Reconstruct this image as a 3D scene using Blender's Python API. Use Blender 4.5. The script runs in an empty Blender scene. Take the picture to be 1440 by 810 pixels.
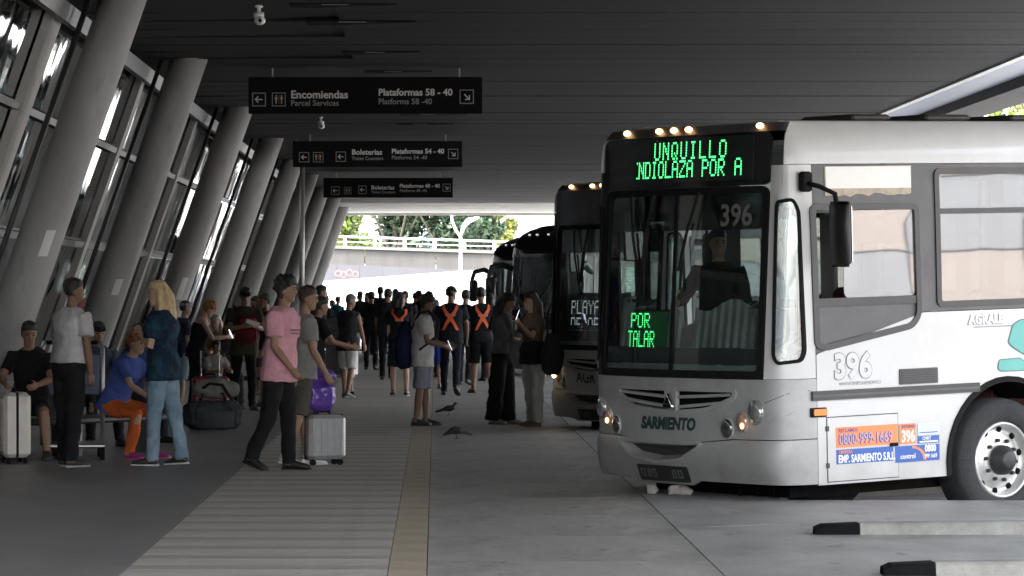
import bpy, bmesh, math, random
from math import sin, cos, pi, radians as R, sqrt
from mathutils import Vector as V, Matrix, Euler
from mathutils.geometry import delaunay_2d_cdt
random.seed(7)
C = bpy.context.scene.collection
S = bpy.context.scene

# ------------------------------------------------------------------ camera, world, sun, exposure
FOC, VPX, VPY, EYE = 5000.0, 613.0, 417.0, 1.6        # focal length in photo pixels, vanishing point of the platform, eye height
cam = bpy.data.objects.new('camera', bpy.data.cameras.new('camera'))
C.objects.link(cam); S.camera = cam
cam.location = (0, 0, EYE); cam.rotation_euler = (R(90), 0, 0)
cam.data.sensor_width = 36; cam.data.lens = FOC / 1440 * 36
cam.data.shift_x = (720 - VPX) / 1440; cam.data.shift_y = (VPY - 405) / 1440
cam.data.clip_start = 0.5; cam.data.clip_end = 3000

SUN_EL, SUN_TRAVEL = 56, V((0.80, 0.60))              # the sun stands over the station building, behind on the left
world = bpy.data.worlds.new('World'); S.world = world; world.use_nodes = True
nt = world.node_tree
sky = nt.nodes.new('ShaderNodeTexSky'); sky.sky_type = 'NISHITA'; sky.sun_disc = False
sky.sun_elevation = R(SUN_EL); sky.sun_rotation = math.atan2(-SUN_TRAVEL.x, -SUN_TRAVEL.y)
sky.dust_density = 2.5; sky.air_density = 1.0; sky.ozone_density = 0.6
hs = nt.nodes.new('ShaderNodeHueSaturation'); hs.inputs['Saturation'].default_value = 0.3       # a hazy, nearly white summer sky
nt.links.new(sky.outputs[0], hs.inputs['Color']); nt.links.new(hs.outputs[0], nt.nodes['Background'].inputs[0])
nt.nodes['Background'].inputs[1].default_value = 0.15
sun = bpy.data.objects.new('sun', bpy.data.lights.new('sun', 'SUN')); C.objects.link(sun)
sun.data.energy = 0.8; sun.data.angle = R(12); sun.data.color = (1, 0.95, 0.87)
sun.rotation_euler = V((SUN_TRAVEL.x*cos(R(SUN_EL)), SUN_TRAVEL.y*cos(R(SUN_EL)), -sin(R(SUN_EL)))).to_track_quat('-Z', 'Y').to_euler()
S.view_settings.view_transform = 'Standard'; S.view_settings.look = 'None'
S.view_settings.exposure = 3.75; S.view_settings.gamma = 1
S.cycles.max_bounces = 8; S.cycles.diffuse_bounces = 5; S.cycles.transparent_max_bounces = 16
S.cycles.caustics_reflective = False; S.cycles.caustics_refractive = False
S.cycles.sample_clamp_indirect = 6

def gp(px, py, z=0.0):
    """the point of the floor (height z) that stands under this photo pixel"""
    y = FOC*(EYE - z)/(py - VPY)
    return V(((px - VPX)*y/FOC, y, z))

# ------------------------------------------------------------------ materials
_mats = {}
def mat(name, col, rough=0.6, metal=0.0, var=0.15, scale=6.0, bump=0.0, stretch=(1, 1, 1), dirt=None, emit=None, coat=0.0, bscale=None, spec=0.5, spots=0, grime=0):
    if name in _mats: return _mats[name]
    m = bpy.data.materials.new(name); m.use_nodes = True; _mats[name] = m
    n, l = m.node_tree.nodes, m.node_tree.links
    b = n['Principled BSDF']
    b.inputs['Roughness'].default_value = rough; b.inputs['Metallic'].default_value = metal
    b.inputs['Coat Weight'].default_value = coat; b.inputs['Specular IOR Level'].default_value = spec
    tc = n.new('ShaderNodeTexCoord'); mp = n.new('ShaderNodeMapping'); mp.inputs['Scale'].default_value = stretch
    l.new(tc.outputs['Object'], mp.inputs[0])
    nz = n.new('ShaderNodeTexNoise'); nz.inputs['Scale'].default_value = scale; nz.inputs['Detail'].default_value = 6; nz.inputs['Roughness'].default_value = 0.62
    l.new(mp.outputs[0], nz.inputs['Vector'])
    rp = n.new('ShaderNodeValToRGB'); rp.color_ramp.elements[0].position = 0.3; rp.color_ramp.elements[1].position = 0.72
    rp.color_ramp.elements[0].color = tuple(c*(1 - var) for c in col) + (1,)
    rp.color_ramp.elements[1].color = tuple(min(1, c*(1 + var)) for c in col) + (1,)
    l.new(nz.outputs[0], rp.inputs[0]); out = rp.outputs[0]
    if dirt:                                            # large worn patches: (colour, scale, amount)
        dcol, dscale, damt = dirt
        n2 = n.new('ShaderNodeTexNoise'); n2.inputs['Scale'].default_value = dscale; n2.inputs['Detail'].default_value = 8
        n2.inputs['Roughness'].default_value = 0.7
        l.new(mp.outputs[0], n2.inputs['Vector'])
        r2 = n.new('ShaderNodeValToRGB'); r2.color_ramp.elements[0].position = 0.47; r2.color_ramp.elements[1].position = 0.75
        r2.color_ramp.elements[0].color = (0, 0, 0, 1); r2.color_ramp.elements[1].color = (damt,)*3 + (1,)
        l.new(n2.outputs[0], r2.inputs[0])
        mx = n.new('ShaderNodeMixRGB'); l.new(r2.outputs[0], mx.inputs[0]); l.new(out, mx.inputs[1]); mx.inputs[2].default_value = dcol + (1,)
        out = mx.outputs[0]
    if grime:                                           # road dirt thrown up on the lowest part of a body
        sx = n.new('ShaderNodeSeparateXYZ'); l.new(tc.outputs['Object'], sx.inputs[0])
        mr = n.new('ShaderNodeMapRange'); mr.inputs[1].default_value = 1.0; mr.inputs[2].default_value = 0.38; mr.inputs[3].default_value = 0; mr.inputs[4].default_value = grime
        l.new(sx.outputs['Z'], mr.inputs[0])
        ng = n.new('ShaderNodeTexNoise'); ng.inputs['Scale'].default_value = 4; ng.inputs['Detail'].default_value = 8; l.new(tc.outputs['Object'], ng.inputs['Vector'])
        mm = n.new('ShaderNodeMath'); mm.operation = 'MULTIPLY'; l.new(mr.outputs[0], mm.inputs[0]); l.new(ng.outputs[0], mm.inputs[1])
        mx = n.new('ShaderNodeMixRGB'); l.new(mm.outputs[0], mx.inputs[0]); l.new(out, mx.inputs[1]); mx.inputs[2].default_value = (.16, .145, .125, 1)
        out = mx.outputs[0]
    if spots:                                           # small stains and chewing gum
        n3 = n.new('ShaderNodeTexNoise'); n3.inputs['Scale'].default_value = 5.5; n3.inputs['Detail'].default_value = 3; l.new(mp.outputs[0], n3.inputs['Vector'])
        r3 = n.new('ShaderNodeValToRGB'); r3.color_ramp.elements[0].position = 0.64; r3.color_ramp.elements[1].position = 0.70
        r3.color_ramp.elements[0].color = (0, 0, 0, 1); r3.color_ramp.elements[1].color = (spots,)*3 + (1,)
        l.new(n3.outputs[0], r3.inputs[0])
        mx = n.new('ShaderNodeMixRGB'); l.new(r3.outputs[0], mx.inputs[0]); l.new(out, mx.inputs[1]); mx.inputs[2].default_value = tuple(c*.4 for c in col) + (1,)
        out = mx.outputs[0]
    l.new(out, b.inputs['Base Color'])
    if bump:
        bp = n.new('ShaderNodeBump'); bp.inputs['Strength'].default_value = bump; bp.inputs['Distance'].default_value = 0.02
        nb = n.new('ShaderNodeTexNoise'); nb.inputs['Scale'].default_value = bscale or scale*4; nb.inputs['Detail'].default_value = 4
        l.new(mp.outputs[0], nb.inputs['Vector']); l.new(nb.outputs[0], bp.inputs['Height']); l.new(bp.outputs[0], b.inputs['Normal'])
    if emit:
        b.inputs['Emission Color'].default_value = tuple(emit[0]) + (1,); b.inputs['Emission Strength'].default_value = emit[1]
    return m

def glass(name, tint, refl=0.0, rough=0.02, see=1.0, wave=0.06):
    """a sheet of glass: what lies behind shows through the tint, the rest reflects by the Fresnel law (refl adds a coated film)"""
    if name in _mats: return _mats[name]
    m = bpy.data.materials.new(name); m.use_nodes = True; _mats[name] = m
    n, l = m.node_tree.nodes, m.node_tree.links; n.clear()
    o = n.new('ShaderNodeOutputMaterial'); t = n.new('ShaderNodeBsdfTransparent'); t.inputs[0].default_value = tuple(tint) + (1,)
    g = n.new('ShaderNodeBsdfGlossy'); g.inputs['Roughness'].default_value = rough; g.inputs['Color'].default_value = (0.95, 0.96, 0.97, 1)
    f = n.new('ShaderNodeLayerWeight'); f.inputs[0].default_value = 0.5
    p = n.new('ShaderNodeMath'); p.operation = 'POWER'; p.inputs[1].default_value = 5; l.new(f.outputs['Facing'], p.inputs[0])
    a = n.new('ShaderNodeMath'); a.operation = 'MULTIPLY_ADD'; a.inputs[1].default_value = (1 - refl)*.96; a.inputs[2].default_value = refl + (1 - refl)*.04; a.use_clamp = True
    l.new(p.outputs[0], a.inputs[0])
    nz = n.new('ShaderNodeTexNoise'); nz.inputs['Scale'].default_value = 0.8; tc = n.new('ShaderNodeTexCoord'); l.new(tc.outputs['Object'], nz.inputs['Vector'])
    bp = n.new('ShaderNodeBump'); bp.inputs['Strength'].default_value = wave; bp.inputs['Distance'].default_value = 0.02
    l.new(nz.outputs[0], bp.inputs['Height']); l.new(bp.outputs[0], g.inputs['Normal'])
    mx = n.new('ShaderNodeMixShader'); l.new(a.outputs[0], mx.inputs[0])
    if see < 1:                                         # a dusty film on the pane
        d = n.new('ShaderNodeBsdfDiffuse'); d.inputs[0].default_value = (0.34, 0.34, 0.33, 1)
        m0 = n.new('ShaderNodeMixShader'); m0.inputs[0].default_value = 1 - see
        l.new(t.outputs[0], m0.inputs[1]); l.new(d.outputs[0], m0.inputs[2]); l.new(m0.outputs[0], mx.inputs[1])
    else: l.new(t.outputs[0], mx.inputs[1])
    l.new(g.outputs[0], mx.inputs[2]); l.new(mx.outputs[0], o.inputs[0])
    return m

def cloth(col, var=0.18): return col if not isinstance(col, tuple) else mat('cloth_%.3f_%.3f_%.3f' % tuple(col), col, 0.9, 0, .16, 7, 0.4, spec=0.2, dirt=(tuple(min(1, c*1.3 + .008) for c in col), 3.5, .3), bscale=90)

# ------------------------------------------------------------------ mesh helpers
class MB:
    def __init__(s): s.v, s.f = [], []
    def add(s, vs, fs):
        o = len(s.v); s.v += [tuple(v) for v in vs]; s.f += [tuple(i + o for i in f) for f in fs]
    def box(s, a, b, M=None):
        (x0, y0, z0), (x1, y1, z1) = a, b
        vs = [V((x, y, z)) for z in (z0, z1) for x, y in ((x0, y0), (x1, y0), (x1, y1), (x0, y1))]
        if M is not None: vs = [M @ v for v in vs]
        s.add(vs, [(3, 2, 1, 0), (4, 5, 6, 7), (0, 1, 5, 4), (1, 2, 6, 5), (2, 3, 7, 6), (3, 0, 4, 7)])
    def bbox(s, a, b, w=0.02, M=None):
        """box with chamfered vertical and horizontal edges"""
        (x0, y0, z0), (x1, y1, z1) = a, b
        rings = []
        for z, i in ((z0, w), (z0 + w, 0), (z1 - w, 0), (z1, w)):
            X0, X1, Y0, Y1 = x0 + i, x1 - i, y0 + i, y1 - i; c = w
            r = [(X0 + c, Y0), (X1 - c, Y0), (X1, Y0 + c), (X1, Y1 - c), (X1 - c, Y1), (X0 + c, Y1), (X0, Y1 - c), (X0, Y0 + c)]
            rings.append([V((x, y, z)) for x, y in r])
        if M is not None: rings = [[M @ v for v in r] for r in rings]
        s.loft(rings)
    def loft(s, rings, cap=True, closed=True):
        n = len(rings[0]); vs = [v for r in rings for v in r]; fs = []
        for i in range(len(rings) - 1):
            for j in range(n if closed else n - 1):
                k = (j + 1) % n
                fs.append((i*n + j, i*n + k, (i + 1)*n + k, (i + 1)*n + j))
        if cap:
            fs.append(tuple(range(n - 1, -1, -1))); fs.append(tuple((len(rings) - 1)*n + j for j in range(n)))
        s.add(vs, fs)
    def chain(s, pts, rad, n=10, flat=1.0, ref=None, dome=True):
        """a tapering limb through the points; flat squashes it along ref"""
        pts = [V(p) for p in pts]; L = len(pts); rings = []
        ref = V(ref) if ref is not None else None
        for i, p in enumerate(pts):
            d = (pts[min(i + 1, L - 1)] - pts[max(i - 1, 0)]).normalized()
            a = ref if ref is not None else (V((0, 1, 0)) if abs(d.y) < 0.9 else V((1, 0, 0)))
            a = (a - d*a.dot(d)).normalized(); b = d.cross(a); r = rad[i]
            def ring(c, q): return [c + a*(cos(2*pi*j/n)*q*flat) + b*(sin(2*pi*j/n)*q) for j in range(n)]
            if i == 0 and dome: rings += [ring(p - d*r*0.75, r*0.55), ring(p - d*r*0.4, r*0.87)]
            rings.append(ring(p, r))
            if i == L - 1 and dome: rings += [ring(p + d*r*0.4, r*0.87), ring(p + d*r*0.75, r*0.55)]
        s.loft(rings)
    def ball(s, c, r, n=10, m=6, M=None):
        c = V(c); r = V(r) if hasattr(r, '__len__') else V((r, r, r)); rings = []
        for i in range(m + 1):
            t = -pi/2 + pi*(i + 0.001)/(m + 0.002)
            q = [V((cos(t)*cos(2*pi*j/n)*r.x, cos(t)*sin(2*pi*j/n)*r.y, sin(t)*r.z)) for j in range(n)]
            rings.append([c + (M @ v if M is not None else v) for v in q])
        s.loft(rings)
    def prism(s, poly, fn0, fn1):
        """polygon given in 2D, carried by two maps to its two faces"""
        n = len(poly)
        s.add([fn0(*p) for p in poly] + [fn1(*p) for p in poly],
              [tuple(range(n - 1, -1, -1)), tuple(range(n, 2*n))] + [(i, (i + 1) % n, n + (i + 1) % n, n + i) for i in range(n)])
    def lathe(s, prof, M=Matrix.Identity(4), n=24):
        """profile of (radius, height) turned about local z"""
        s.loft([[M @ V((r*cos(2*pi*j/n), r*sin(2*pi*j/n), h)) for j in range(n)] for r, h in prof])
    def tube(s, pts, r, n=8): s.chain(pts, [r]*len(pts), n, dome=False)
    def mesh(s, name, smooth=False, fix=True):
        me = bpy.data.meshes.new(name); me.from_pydata(s.v, [], s.f)
        if fix:
            bm = bmesh.new(); bm.from_mesh(me); bmesh.ops.recalc_face_normals(bm, faces=bm.faces); bm.to_mesh(me); bm.free()
        if smooth: me.polygons.foreach_set('use_smooth', [True]*len(me.polygons))
        return me
    def obj(s, name, m, parent=None, smooth=False, **kw):
        return link(name, s.mesh(name, smooth, kw.pop('fix', True)), m, parent, **kw)

def link(name, me, m, parent=None, loc=None, rot=None, remesh=0, folds=0, kind=None):
    o = bpy.data.objects.new(name, me); C.objects.link(o)
    if m is not None and not me.materials: me.materials.append(m)
    if parent is not None: o.parent = parent
    if loc is not None: o.location = loc
    if rot is not None: o.rotation_euler = rot
    if kind: o['kind'] = kind
    if remesh:
        q = o.modifiers.new('skin', 'REMESH'); q.mode = 'VOXEL'; q.voxel_size = remesh; q.use_smooth_shade = True
        q = o.modifiers.new('smooth', 'SMOOTH'); q.factor = 0.5; q.iterations = 3
        if folds:
            q = o.modifiers.new('folds', 'DISPLACE'); q.texture = fold_tex; q.strength = folds; q.mid_level = 0.5; q.texture_coords = 'LOCAL'
    return o
fold_tex = bpy.data.textures.new('folds', 'CLOUDS'); fold_tex.noise_scale = 0.12; fold_tex.noise_depth = 3
def tag(o, label=None, cat=None, group=None, kind=None):
    if label: o['label'] = label
    if cat: o['category'] = cat
    if group: o['group'] = group
    if kind: o['kind'] = kind
    return o
def thing(name, label, cat, loc=(0, 0, 0), rz=0.0, group=None):
    o = bpy.data.objects.new(name, None); C.objects.link(o); o.location = loc; o.rotation_euler = (0, 0, rz); o.empty_display_size = 0.1
    return tag(o, label, cat, group)
def copy_tree(o, parent=None):
    c = o.copy(); C.objects.link(c)
    if parent is not None: c.parent = parent
    for ch in list(o.children): copy_tree(ch, c)
    return c
def text(name, body, size, m, parent, M, align='CENTER', bold=0.0, depth=0.0015, sx=1.0):
    cu = bpy.data.curves.new(name, 'FONT'); cu.body = body; cu.size = size; cu.align_x = align; cu.align_y = 'CENTER'; cu.offset = bold; cu.extrude = depth
    cu.resolution_u = 3
    t = bpy.data.objects.new(name, cu); me = bpy.data.meshes.new_from_object(t); bpy.data.objects.remove(t)
    me.transform(M @ Matrix.Diagonal((sx, 1, 1, 1)))
    return link(name, me, m, parent)
def frame_M(o, x, z):
    """matrix whose x axis runs along x, whose y axis points up along z"""
    x, z = V(x).normalized(), V(z).normalized(); n = x.cross(z)
    M = Matrix((x, z, n)).transposed().to_4x4(); M.translation = V(o); return M
def rpoly(pts, r=0.06, n=4):
    """rounds the corners of a polygon"""
    out = []; L = len(pts)
    for i in range(L):
        p = V(pts[i]); a = V(pts[i - 1]) - p; b = V(pts[(i + 1) % L]) - p
        q = min(r, a.length*0.45, b.length*0.45); p0 = p + a.normalized()*q; p1 = p + b.normalized()*q
        for k in range(n + 1):
            t = k/n; out.append(tuple(p0*(1 - t)**2 + p*2*t*(1 - t) + p1*t*t))
    return out
def rect(x0, y0, x1, y1): return [(x0, y0), (x1, y0), (x1, y1), (x0, y1)]
def inset(poly, w):
    L = len(poly); A = sum(poly[i - 1][0]*poly[i][1] - poly[i][0]*poly[i - 1][1] for i in range(L)); sg = 1 if A > 0 else -1
    out = []
    for i in range(L):
        p = V(poly[i]); a = (p - V(poly[i - 1])); b = (V(poly[(i + 1) % L]) - p)
        if a.length < 1e-6 or b.length < 1e-6: out.append(tuple(p)); continue
        a.normalize(); b.normalize(); n = V((-a.y - b.y, a.x + b.x))*sg
        d = max(0.35, n.length/2); n = n.normalized() if n.length > 1e-6 else V((0, 0)); out.append(tuple(p + n*(w/d)))
    return out
def inpoly(p, poly):
    x, y = p; c = False; j = len(poly) - 1
    for i in range(len(poly)):
        xi, yi = poly[i]; xj, yj = poly[j]
        if (yi > y) != (yj > y) and x < (xj - xi)*(y - yi)/(yj - yi) + xi: c = not c
        j = i
    return c
def sheet(name, outer, holes, fn, m, parent, off=0.0, thick=0.02, grid=0.12, smooth=True, **kw):
    """a plate cut to an outline with openings and bent over the surface fn(s, z, off)"""
    pts, edges = [], []
    def loop(poly):
        o = len(pts)
        for p in poly: pts.append(V(p))
        edges.extend((o + i, o + (i + 1) % len(poly)) for i in range(len(poly)))
    def dense(poly):
        out = []
        for i in range(len(poly)):
            a, b = V(poly[i]), V(poly[(i + 1) % len(poly)]); k = max(1, int((b - a).length/grid))
            out += [tuple(a.lerp(b, t/k)) for t in range(k)]
        return out
    O = dense(outer); H = [dense(h) for h in holes]
    loop(O)
    for h in H: loop(h)
    xs = [p[0] for p in O]; ys = [p[1] for p in O]
    allp = [tuple(p) for p in pts]
    nx, ny = int((max(xs) - min(xs))/grid) + 1, int((max(ys) - min(ys))/grid) + 1
    if nx*ny < 6000:
        for i in range(1, nx):
            for j in range(1, ny):
                q = (min(xs) + i*grid + 0.0013*j, min(ys) + j*grid + 0.0011*i)
                if inpoly(q, O) and not any(inpoly(q, h) for h in H) and all((q[0] - a[0])**2 + (q[1] - a[1])**2 > (grid*0.4)**2 for a in allp): pts.append(V(q))
    vo, eo, fo = delaunay_2d_cdt(pts, edges, [], 1, 1e-5)[:3]
    tris = []
    for f in fo:
        c = sum((vo[i] for i in f), V((0, 0)))/len(f)
        if inpoly(c, O) and not any(inpoly(c, h) for h in H): tris.append(tuple(f))
    n = len(vo); mb = MB(); cnt = {}
    for f in tris:
        for i in range(len(f)):
            e = (f[i], f[(i + 1) % len(f)]); k = tuple(sorted(e)); cnt[k] = (cnt.get(k, (0,))[0] + 1, e)
    T = [fn(p.x, p.y, off) for p in vo]; B = [fn(p.x, p.y, off - thick) for p in vo]
    mb.add(T, tris); mb.add(B, [tuple(reversed(f)) for f in tris])          # faces and rim keep their own corners, so the shading stays crisp
    rim = [e for c, e in cnt.values() if c == 1]; ix = {i: k for k, i in enumerate(dict.fromkeys(i for e in rim for i in e))}
    mb.add([T[i] for i in ix] + [B[i] for i in ix], [(ix[e[1]], ix[e[0]], ix[e[0]] + len(ix), ix[e[1]] + len(ix)) for e in rim])
    me = mb.mesh(name, False, False)
    if smooth: me.polygons.foreach_set('use_smooth', [len(p.vertices) == 3 for p in me.polygons])
    return link(name, me, m, parent, **kw)

# ------------------------------------------------------------------ the setting: ground, platform, ceiling
m_asphalt = mat('yard_concrete', (0.3, 0.29, 0.275), 0.9, 0, 0.25, 1.5, 0.3, dirt=((0.2, 0.19, 0.18), 0.15, 0.6))
m_conc = mat('platform_concrete', (0.37, 0.352, 0.325), 0.5, 0, 0.2, 2.6, 0.12, stretch=(1, 0.3, 1), dirt=((0.13, 0.12, 0.108), 1.6, 0.8), bscale=30, spots=.7)
m_conc2 = mat('bay_concrete', (0.35, 0.34, 0.325), 0.48, 0, 0.2, 2.4, 0.12, stretch=(0.8, 0.3, 1), dirt=((0.13, 0.122, 0.11), 1.5, 0.8), bscale=30, spots=.7)
m_dark = mat('dark_paving', (0.22, 0.213, 0.205), 0.42, 0, 0.18, 2.4, 0.06, stretch=(1, .3, 1), dirt=((0.29, 0.28, 0.265), 1.0, 0.5), bscale=25, spots=.35)
m_strip_a = mat('strip_light', (0.47, 0.44, 0.39), 0.6, 0, 0.1, 5, 0.1, dirt=((0.24, 0.225, 0.2), 1.5, 0.6), spots=.4)
m_strip_b = mat('strip_dark', (0.34, 0.32, 0.285), 0.6, 0, 0.1, 5, 0.1, dirt=((0.2, 0.19, 0.17), 1.5, 0.6), spots=.4)
m_beige = mat('beige_paint', (0.42, 0.35, 0.255), 0.6, 0, 0.12, 6, 0.08, dirt=((0.27, 0.245, 0.21), 1.2, 0.8), spots=.5)
m_black = mat('black_paint', (0.008, 0.008, 0.008), 0.9, 0, 0.3, 8, spec=.1)

g = MB(); g.add([(-1500, -1500, -0.25), (1500, -1500, -0.25), (1500, 1500, -0.25), (-1500, 1500, -0.25)], [(0, 1, 2, 3)])
g.obj('ground', m_asphalt, kind='structure')

EDGE, JOINT, SX0, SX1 = 7.3, 1.66, -1.82, -0.28
SLOPE = math.tan(R(24)); BAY = 3.57
plat = thing('platform', None, None); plat['kind'] = 'structure'
def flat(x, y, off): return V((x, y, off))
def slab_poly(name, poly, m, top=0.0, thick=0.3):
    mb = MB(); mb.prism(poly, lambda x, y: V((x, y, top - thick)), lambda x, y: V((x, y, top)))
    return mb.obj(name, m, plat)
_shared = {}
def slab(name, x0, y0, x1, y1, m, thick=0.24, tilt=True):
    key = (name, round(x1 - x0, 3), round(y1 - y0, 3), m.name)
    if key not in _shared:
        mb = MB(); w, d = (x1 - x0)/2, (y1 - y0)/2; c = 0.0015
        mb.loft([[V((sx*(w - i), sy*(d - i), z)) for sx, sy in ((-1, -1), (1, -1), (1, 1), (-1, 1))] for z, i in ((-thick, 0), (-c, 0), (0, c))])
        _shared[key] = mb.mesh(name); _shared[key].materials.append(m)
    o = bpy.data.objects.new(name, _shared[key]); C.objects.link(o); o.parent = plat
    o.location = ((x0 + x1)/2, (y0 + y1)/2, random.uniform(-0.0007, 0.0007) if tilt else 0)
    return o
base = MB(); base.box((-14, -40, -0.24), (JOINT, 126, -0.06)); base.obj('platform_bed', m_black, plat)
NEAR, FAR = 17.0, 62.0
# dark paving on the left, in large slabs
cols = [-14, -9.9, -7.2, -4.5, SX0]
y = NEAR
while y < FAR:
    for a, b in zip(cols, cols[1:]): slab('paving_slab', a + 0.002, y + 0.003, b - 0.002, y + 2.997, m_dark)
    y += 3.0
yend = y
# the pale strip: light boards with darker ones between them
y = NEAR
while y < yend - 0.01:
    slab('strip_board', SX0 + 0.003, y + 0.004, SX1 - 0.003, y + 0.50, m_strip_a)
    slab('strip_board', SX0 + 0.003, y + 0.504, SX1 - 0.003, y + 0.83, m_strip_b)
    y += 0.8333
# beige guide line
y = NEAR
while y < yend - 0.01:
    slab('guide_tile', SX1 + 0.002, y + 0.004, -0.056, y + 0.746, m_beige); y += 0.75
# plain concrete beside it
y = NEAR
while y < yend - 0.01:
    slab('paving_slab', -0.05, y + 0.003, JOINT - 0.008, y + 2.247, m_conc); y += 2.25
# everything nearer than the frame, and the far platform, as plain sheets in the same bands
for y0, y1 in ((-40, NEAR - 0.005), (yend + 0.005, 126)):
    for a, b, m in ((-14, SX0, m_dark), (SX0, SX1, m_strip_a), (SX1, -0.05, m_beige), (-0.05, JOINT - 0.008, m_conc)):
        mb = MB(); mb.box((a + 0.002, y0, -0.24), (b - 0.002, y1, -0.001)); mb.obj('paving_sheet', m, plat)
# bay slabs: skewed like the parking bays, cut away where a bus stands in its lowered bay
def bay_line(k): return 21.04 + BAY*k
def skew(k, x): return bay_line(k) + (x - JOINT)*SLOPE
for k in range(-16, 28):
    if k == 1: poly = [(JOINT, bay_line(1) + .008), (EDGE, skew(1, EDGE)), (EDGE, 27.8), (2.75, 27.95), (JOINT, bay_line(2) - .008)]
    elif k in (2, 6, 14, 18):
        d = (k - 2)*BAY
        poly = [(JOINT, bay_line(k) + .003), (2.75, 27.95 + d), (2.66, 31.9 + d), (JOINT, bay_line(k + 1) - .003)]
    elif k in (5, 13, 17):
        d = (k - 1)*BAY
        poly = [(JOINT, bay_line(k) + .003), (EDGE, skew(k, EDGE) + .003), (EDGE, 27.8 + d), (2.75, 27.95 + d), (JOINT, bay_line(k + 1) - .003)]
    elif k in (3, 7, 15, 19):
        d = (k - 3)*BAY
        poly = [(JOINT, bay_line(k) + .003), (2.66, 31.9 + d + .008), (EDGE, 35.2 + d), (EDGE, skew(k + 1, EDGE) - .003), (JOINT, bay_line(k + 1) - .003)]
    else: poly = [(JOINT, bay_line(k) + .003), (EDGE, skew(k, EDGE) + .003), (EDGE, skew(k + 1, EDGE) - .003), (JOINT, bay_line(k + 1) - .003)]
    slab_poly('bay_slab', poly, m_conc2, random.uniform(-.0008, .0008), 0.28)
bed = MB()
for k in range(-16, 28):
    if k not in (2, 6, 14, 18): bed.prism([(JOINT + .01, bay_line(k) - .1), (EDGE - .05, max(skew(k, EDGE) - .1, bay_line(k) - 3) if k not in (3, 7, 15, 19) else 35.4 + (k - 3)*BAY), (EDGE - .05, skew(k + 1, EDGE) - .2 if k not in (1, 5, 13, 17) else 27.7 + (k - 1)*BAY), (JOINT + .01, bay_line(k + 1) - .2)], lambda x, y: V((x, y, -.249)), lambda x, y: V((x, y, -.05)))
bed.obj('bay_bed', m_black, plat)

# kerb bars between the two nearest bays, each with a black painted nose
m_kerb = mat('kerb_concrete', (0.33, 0.32, 0.29), 0.8, 0, 0.2, 7, 0.4, dirt=((0.17, 0.165, 0.15), 2.5, 0.8))
for px, py, lab in ((1147, 752, 'low concrete kerb bar with a black nose, closer to the white bus'), (1243, 810, 'low concrete kerb bar with a black nose at the bottom edge of the photo')):
    p = gp(px, py); t = thing('kerb_bar', lab, 'kerb', p, 0, 'kerb bars between the bays')
    def sect(x, h, w): return [V((x, 0, -0.01)), V((x, 0.012, h - 0.015)), V((x, 0.03, h)), V((x, w, h)), V((x, w + .02, -0.01))]
    b = MB(); b.loft([sect(0.30, 0.075, 0.2), sect(0.9, 0.082, 0.2), sect(2.5, 0.095, 0.2), sect(4.2, 0.1, 0.2)]); b.obj('bar', m_kerb, t)
    b = MB(); b.loft([sect(0.0, 0.045, 0.17), sect(0.05, 0.066, 0.185), sect(0.295, 0.076, 0.203)]); b.obj('nose', m_black, t)

# ceiling
HC = 4.6
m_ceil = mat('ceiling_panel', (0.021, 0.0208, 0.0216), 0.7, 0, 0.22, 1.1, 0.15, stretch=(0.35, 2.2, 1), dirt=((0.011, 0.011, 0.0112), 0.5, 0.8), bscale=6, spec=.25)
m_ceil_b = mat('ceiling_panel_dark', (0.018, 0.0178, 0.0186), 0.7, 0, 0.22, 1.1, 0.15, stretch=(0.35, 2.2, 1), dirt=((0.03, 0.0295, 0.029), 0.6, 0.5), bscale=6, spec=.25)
m_soffit = mat('soffit_white', (0.62, 0.61, 0.58), 0.7, 0, 0.1, 2, dirt=((0.3, 0.28, 0.25), 1.0, 0.6))
ceil = thing('ceiling', None, None); ceil['kind'] = 'structure'
CX = [-3.85, -1.05, 1.75, 4.5, 7.22]
pm = []
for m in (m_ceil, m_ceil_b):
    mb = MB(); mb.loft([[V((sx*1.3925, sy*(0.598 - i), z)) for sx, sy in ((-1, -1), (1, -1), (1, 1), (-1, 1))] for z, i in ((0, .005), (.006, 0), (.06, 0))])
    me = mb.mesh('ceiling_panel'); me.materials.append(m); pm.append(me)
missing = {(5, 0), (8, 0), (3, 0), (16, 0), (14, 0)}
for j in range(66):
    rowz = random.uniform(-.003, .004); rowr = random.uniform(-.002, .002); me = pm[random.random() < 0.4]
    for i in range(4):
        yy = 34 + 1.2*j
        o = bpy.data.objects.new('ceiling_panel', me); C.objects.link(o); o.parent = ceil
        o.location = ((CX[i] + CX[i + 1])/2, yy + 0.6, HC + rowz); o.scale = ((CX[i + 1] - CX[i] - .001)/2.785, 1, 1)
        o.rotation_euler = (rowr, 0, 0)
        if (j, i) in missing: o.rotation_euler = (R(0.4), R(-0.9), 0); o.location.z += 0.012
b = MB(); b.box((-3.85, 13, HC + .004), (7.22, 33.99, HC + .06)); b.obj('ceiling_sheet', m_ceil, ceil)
b = MB(); b.box((-22, 13, HC + .12), (9.0, 114, HC + .75)); b.obj('roof', mat('roof_grey', (.3, .3, .3), .8), ceil)
b = MB(); b.box((-3.85, 113.3, HC - .02), (9.0, 127, HC + .1)); b.obj('end_soffit', m_soffit, ceil)
b = MB(); b.box((-3.9, 127.01, HC - .1), (9.0, 127.2, HC + .35)); b.obj('end_fascia', m_soffit, ceil)
m_blue = mat('soffit_sky_tint', (0.34, 0.37, 0.45), 0.4, 0.1, 0.1, 2)  # the sky's reflection put into the soffit as a blue-grey colour
b = MB(); b.box((7.24, 13, HC - .03), (7.34, 114, HC + .10)); b.obj('edge_trim', mat('trim_white', (.85, .85, .83), .4, 0, .06), ceil)
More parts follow.
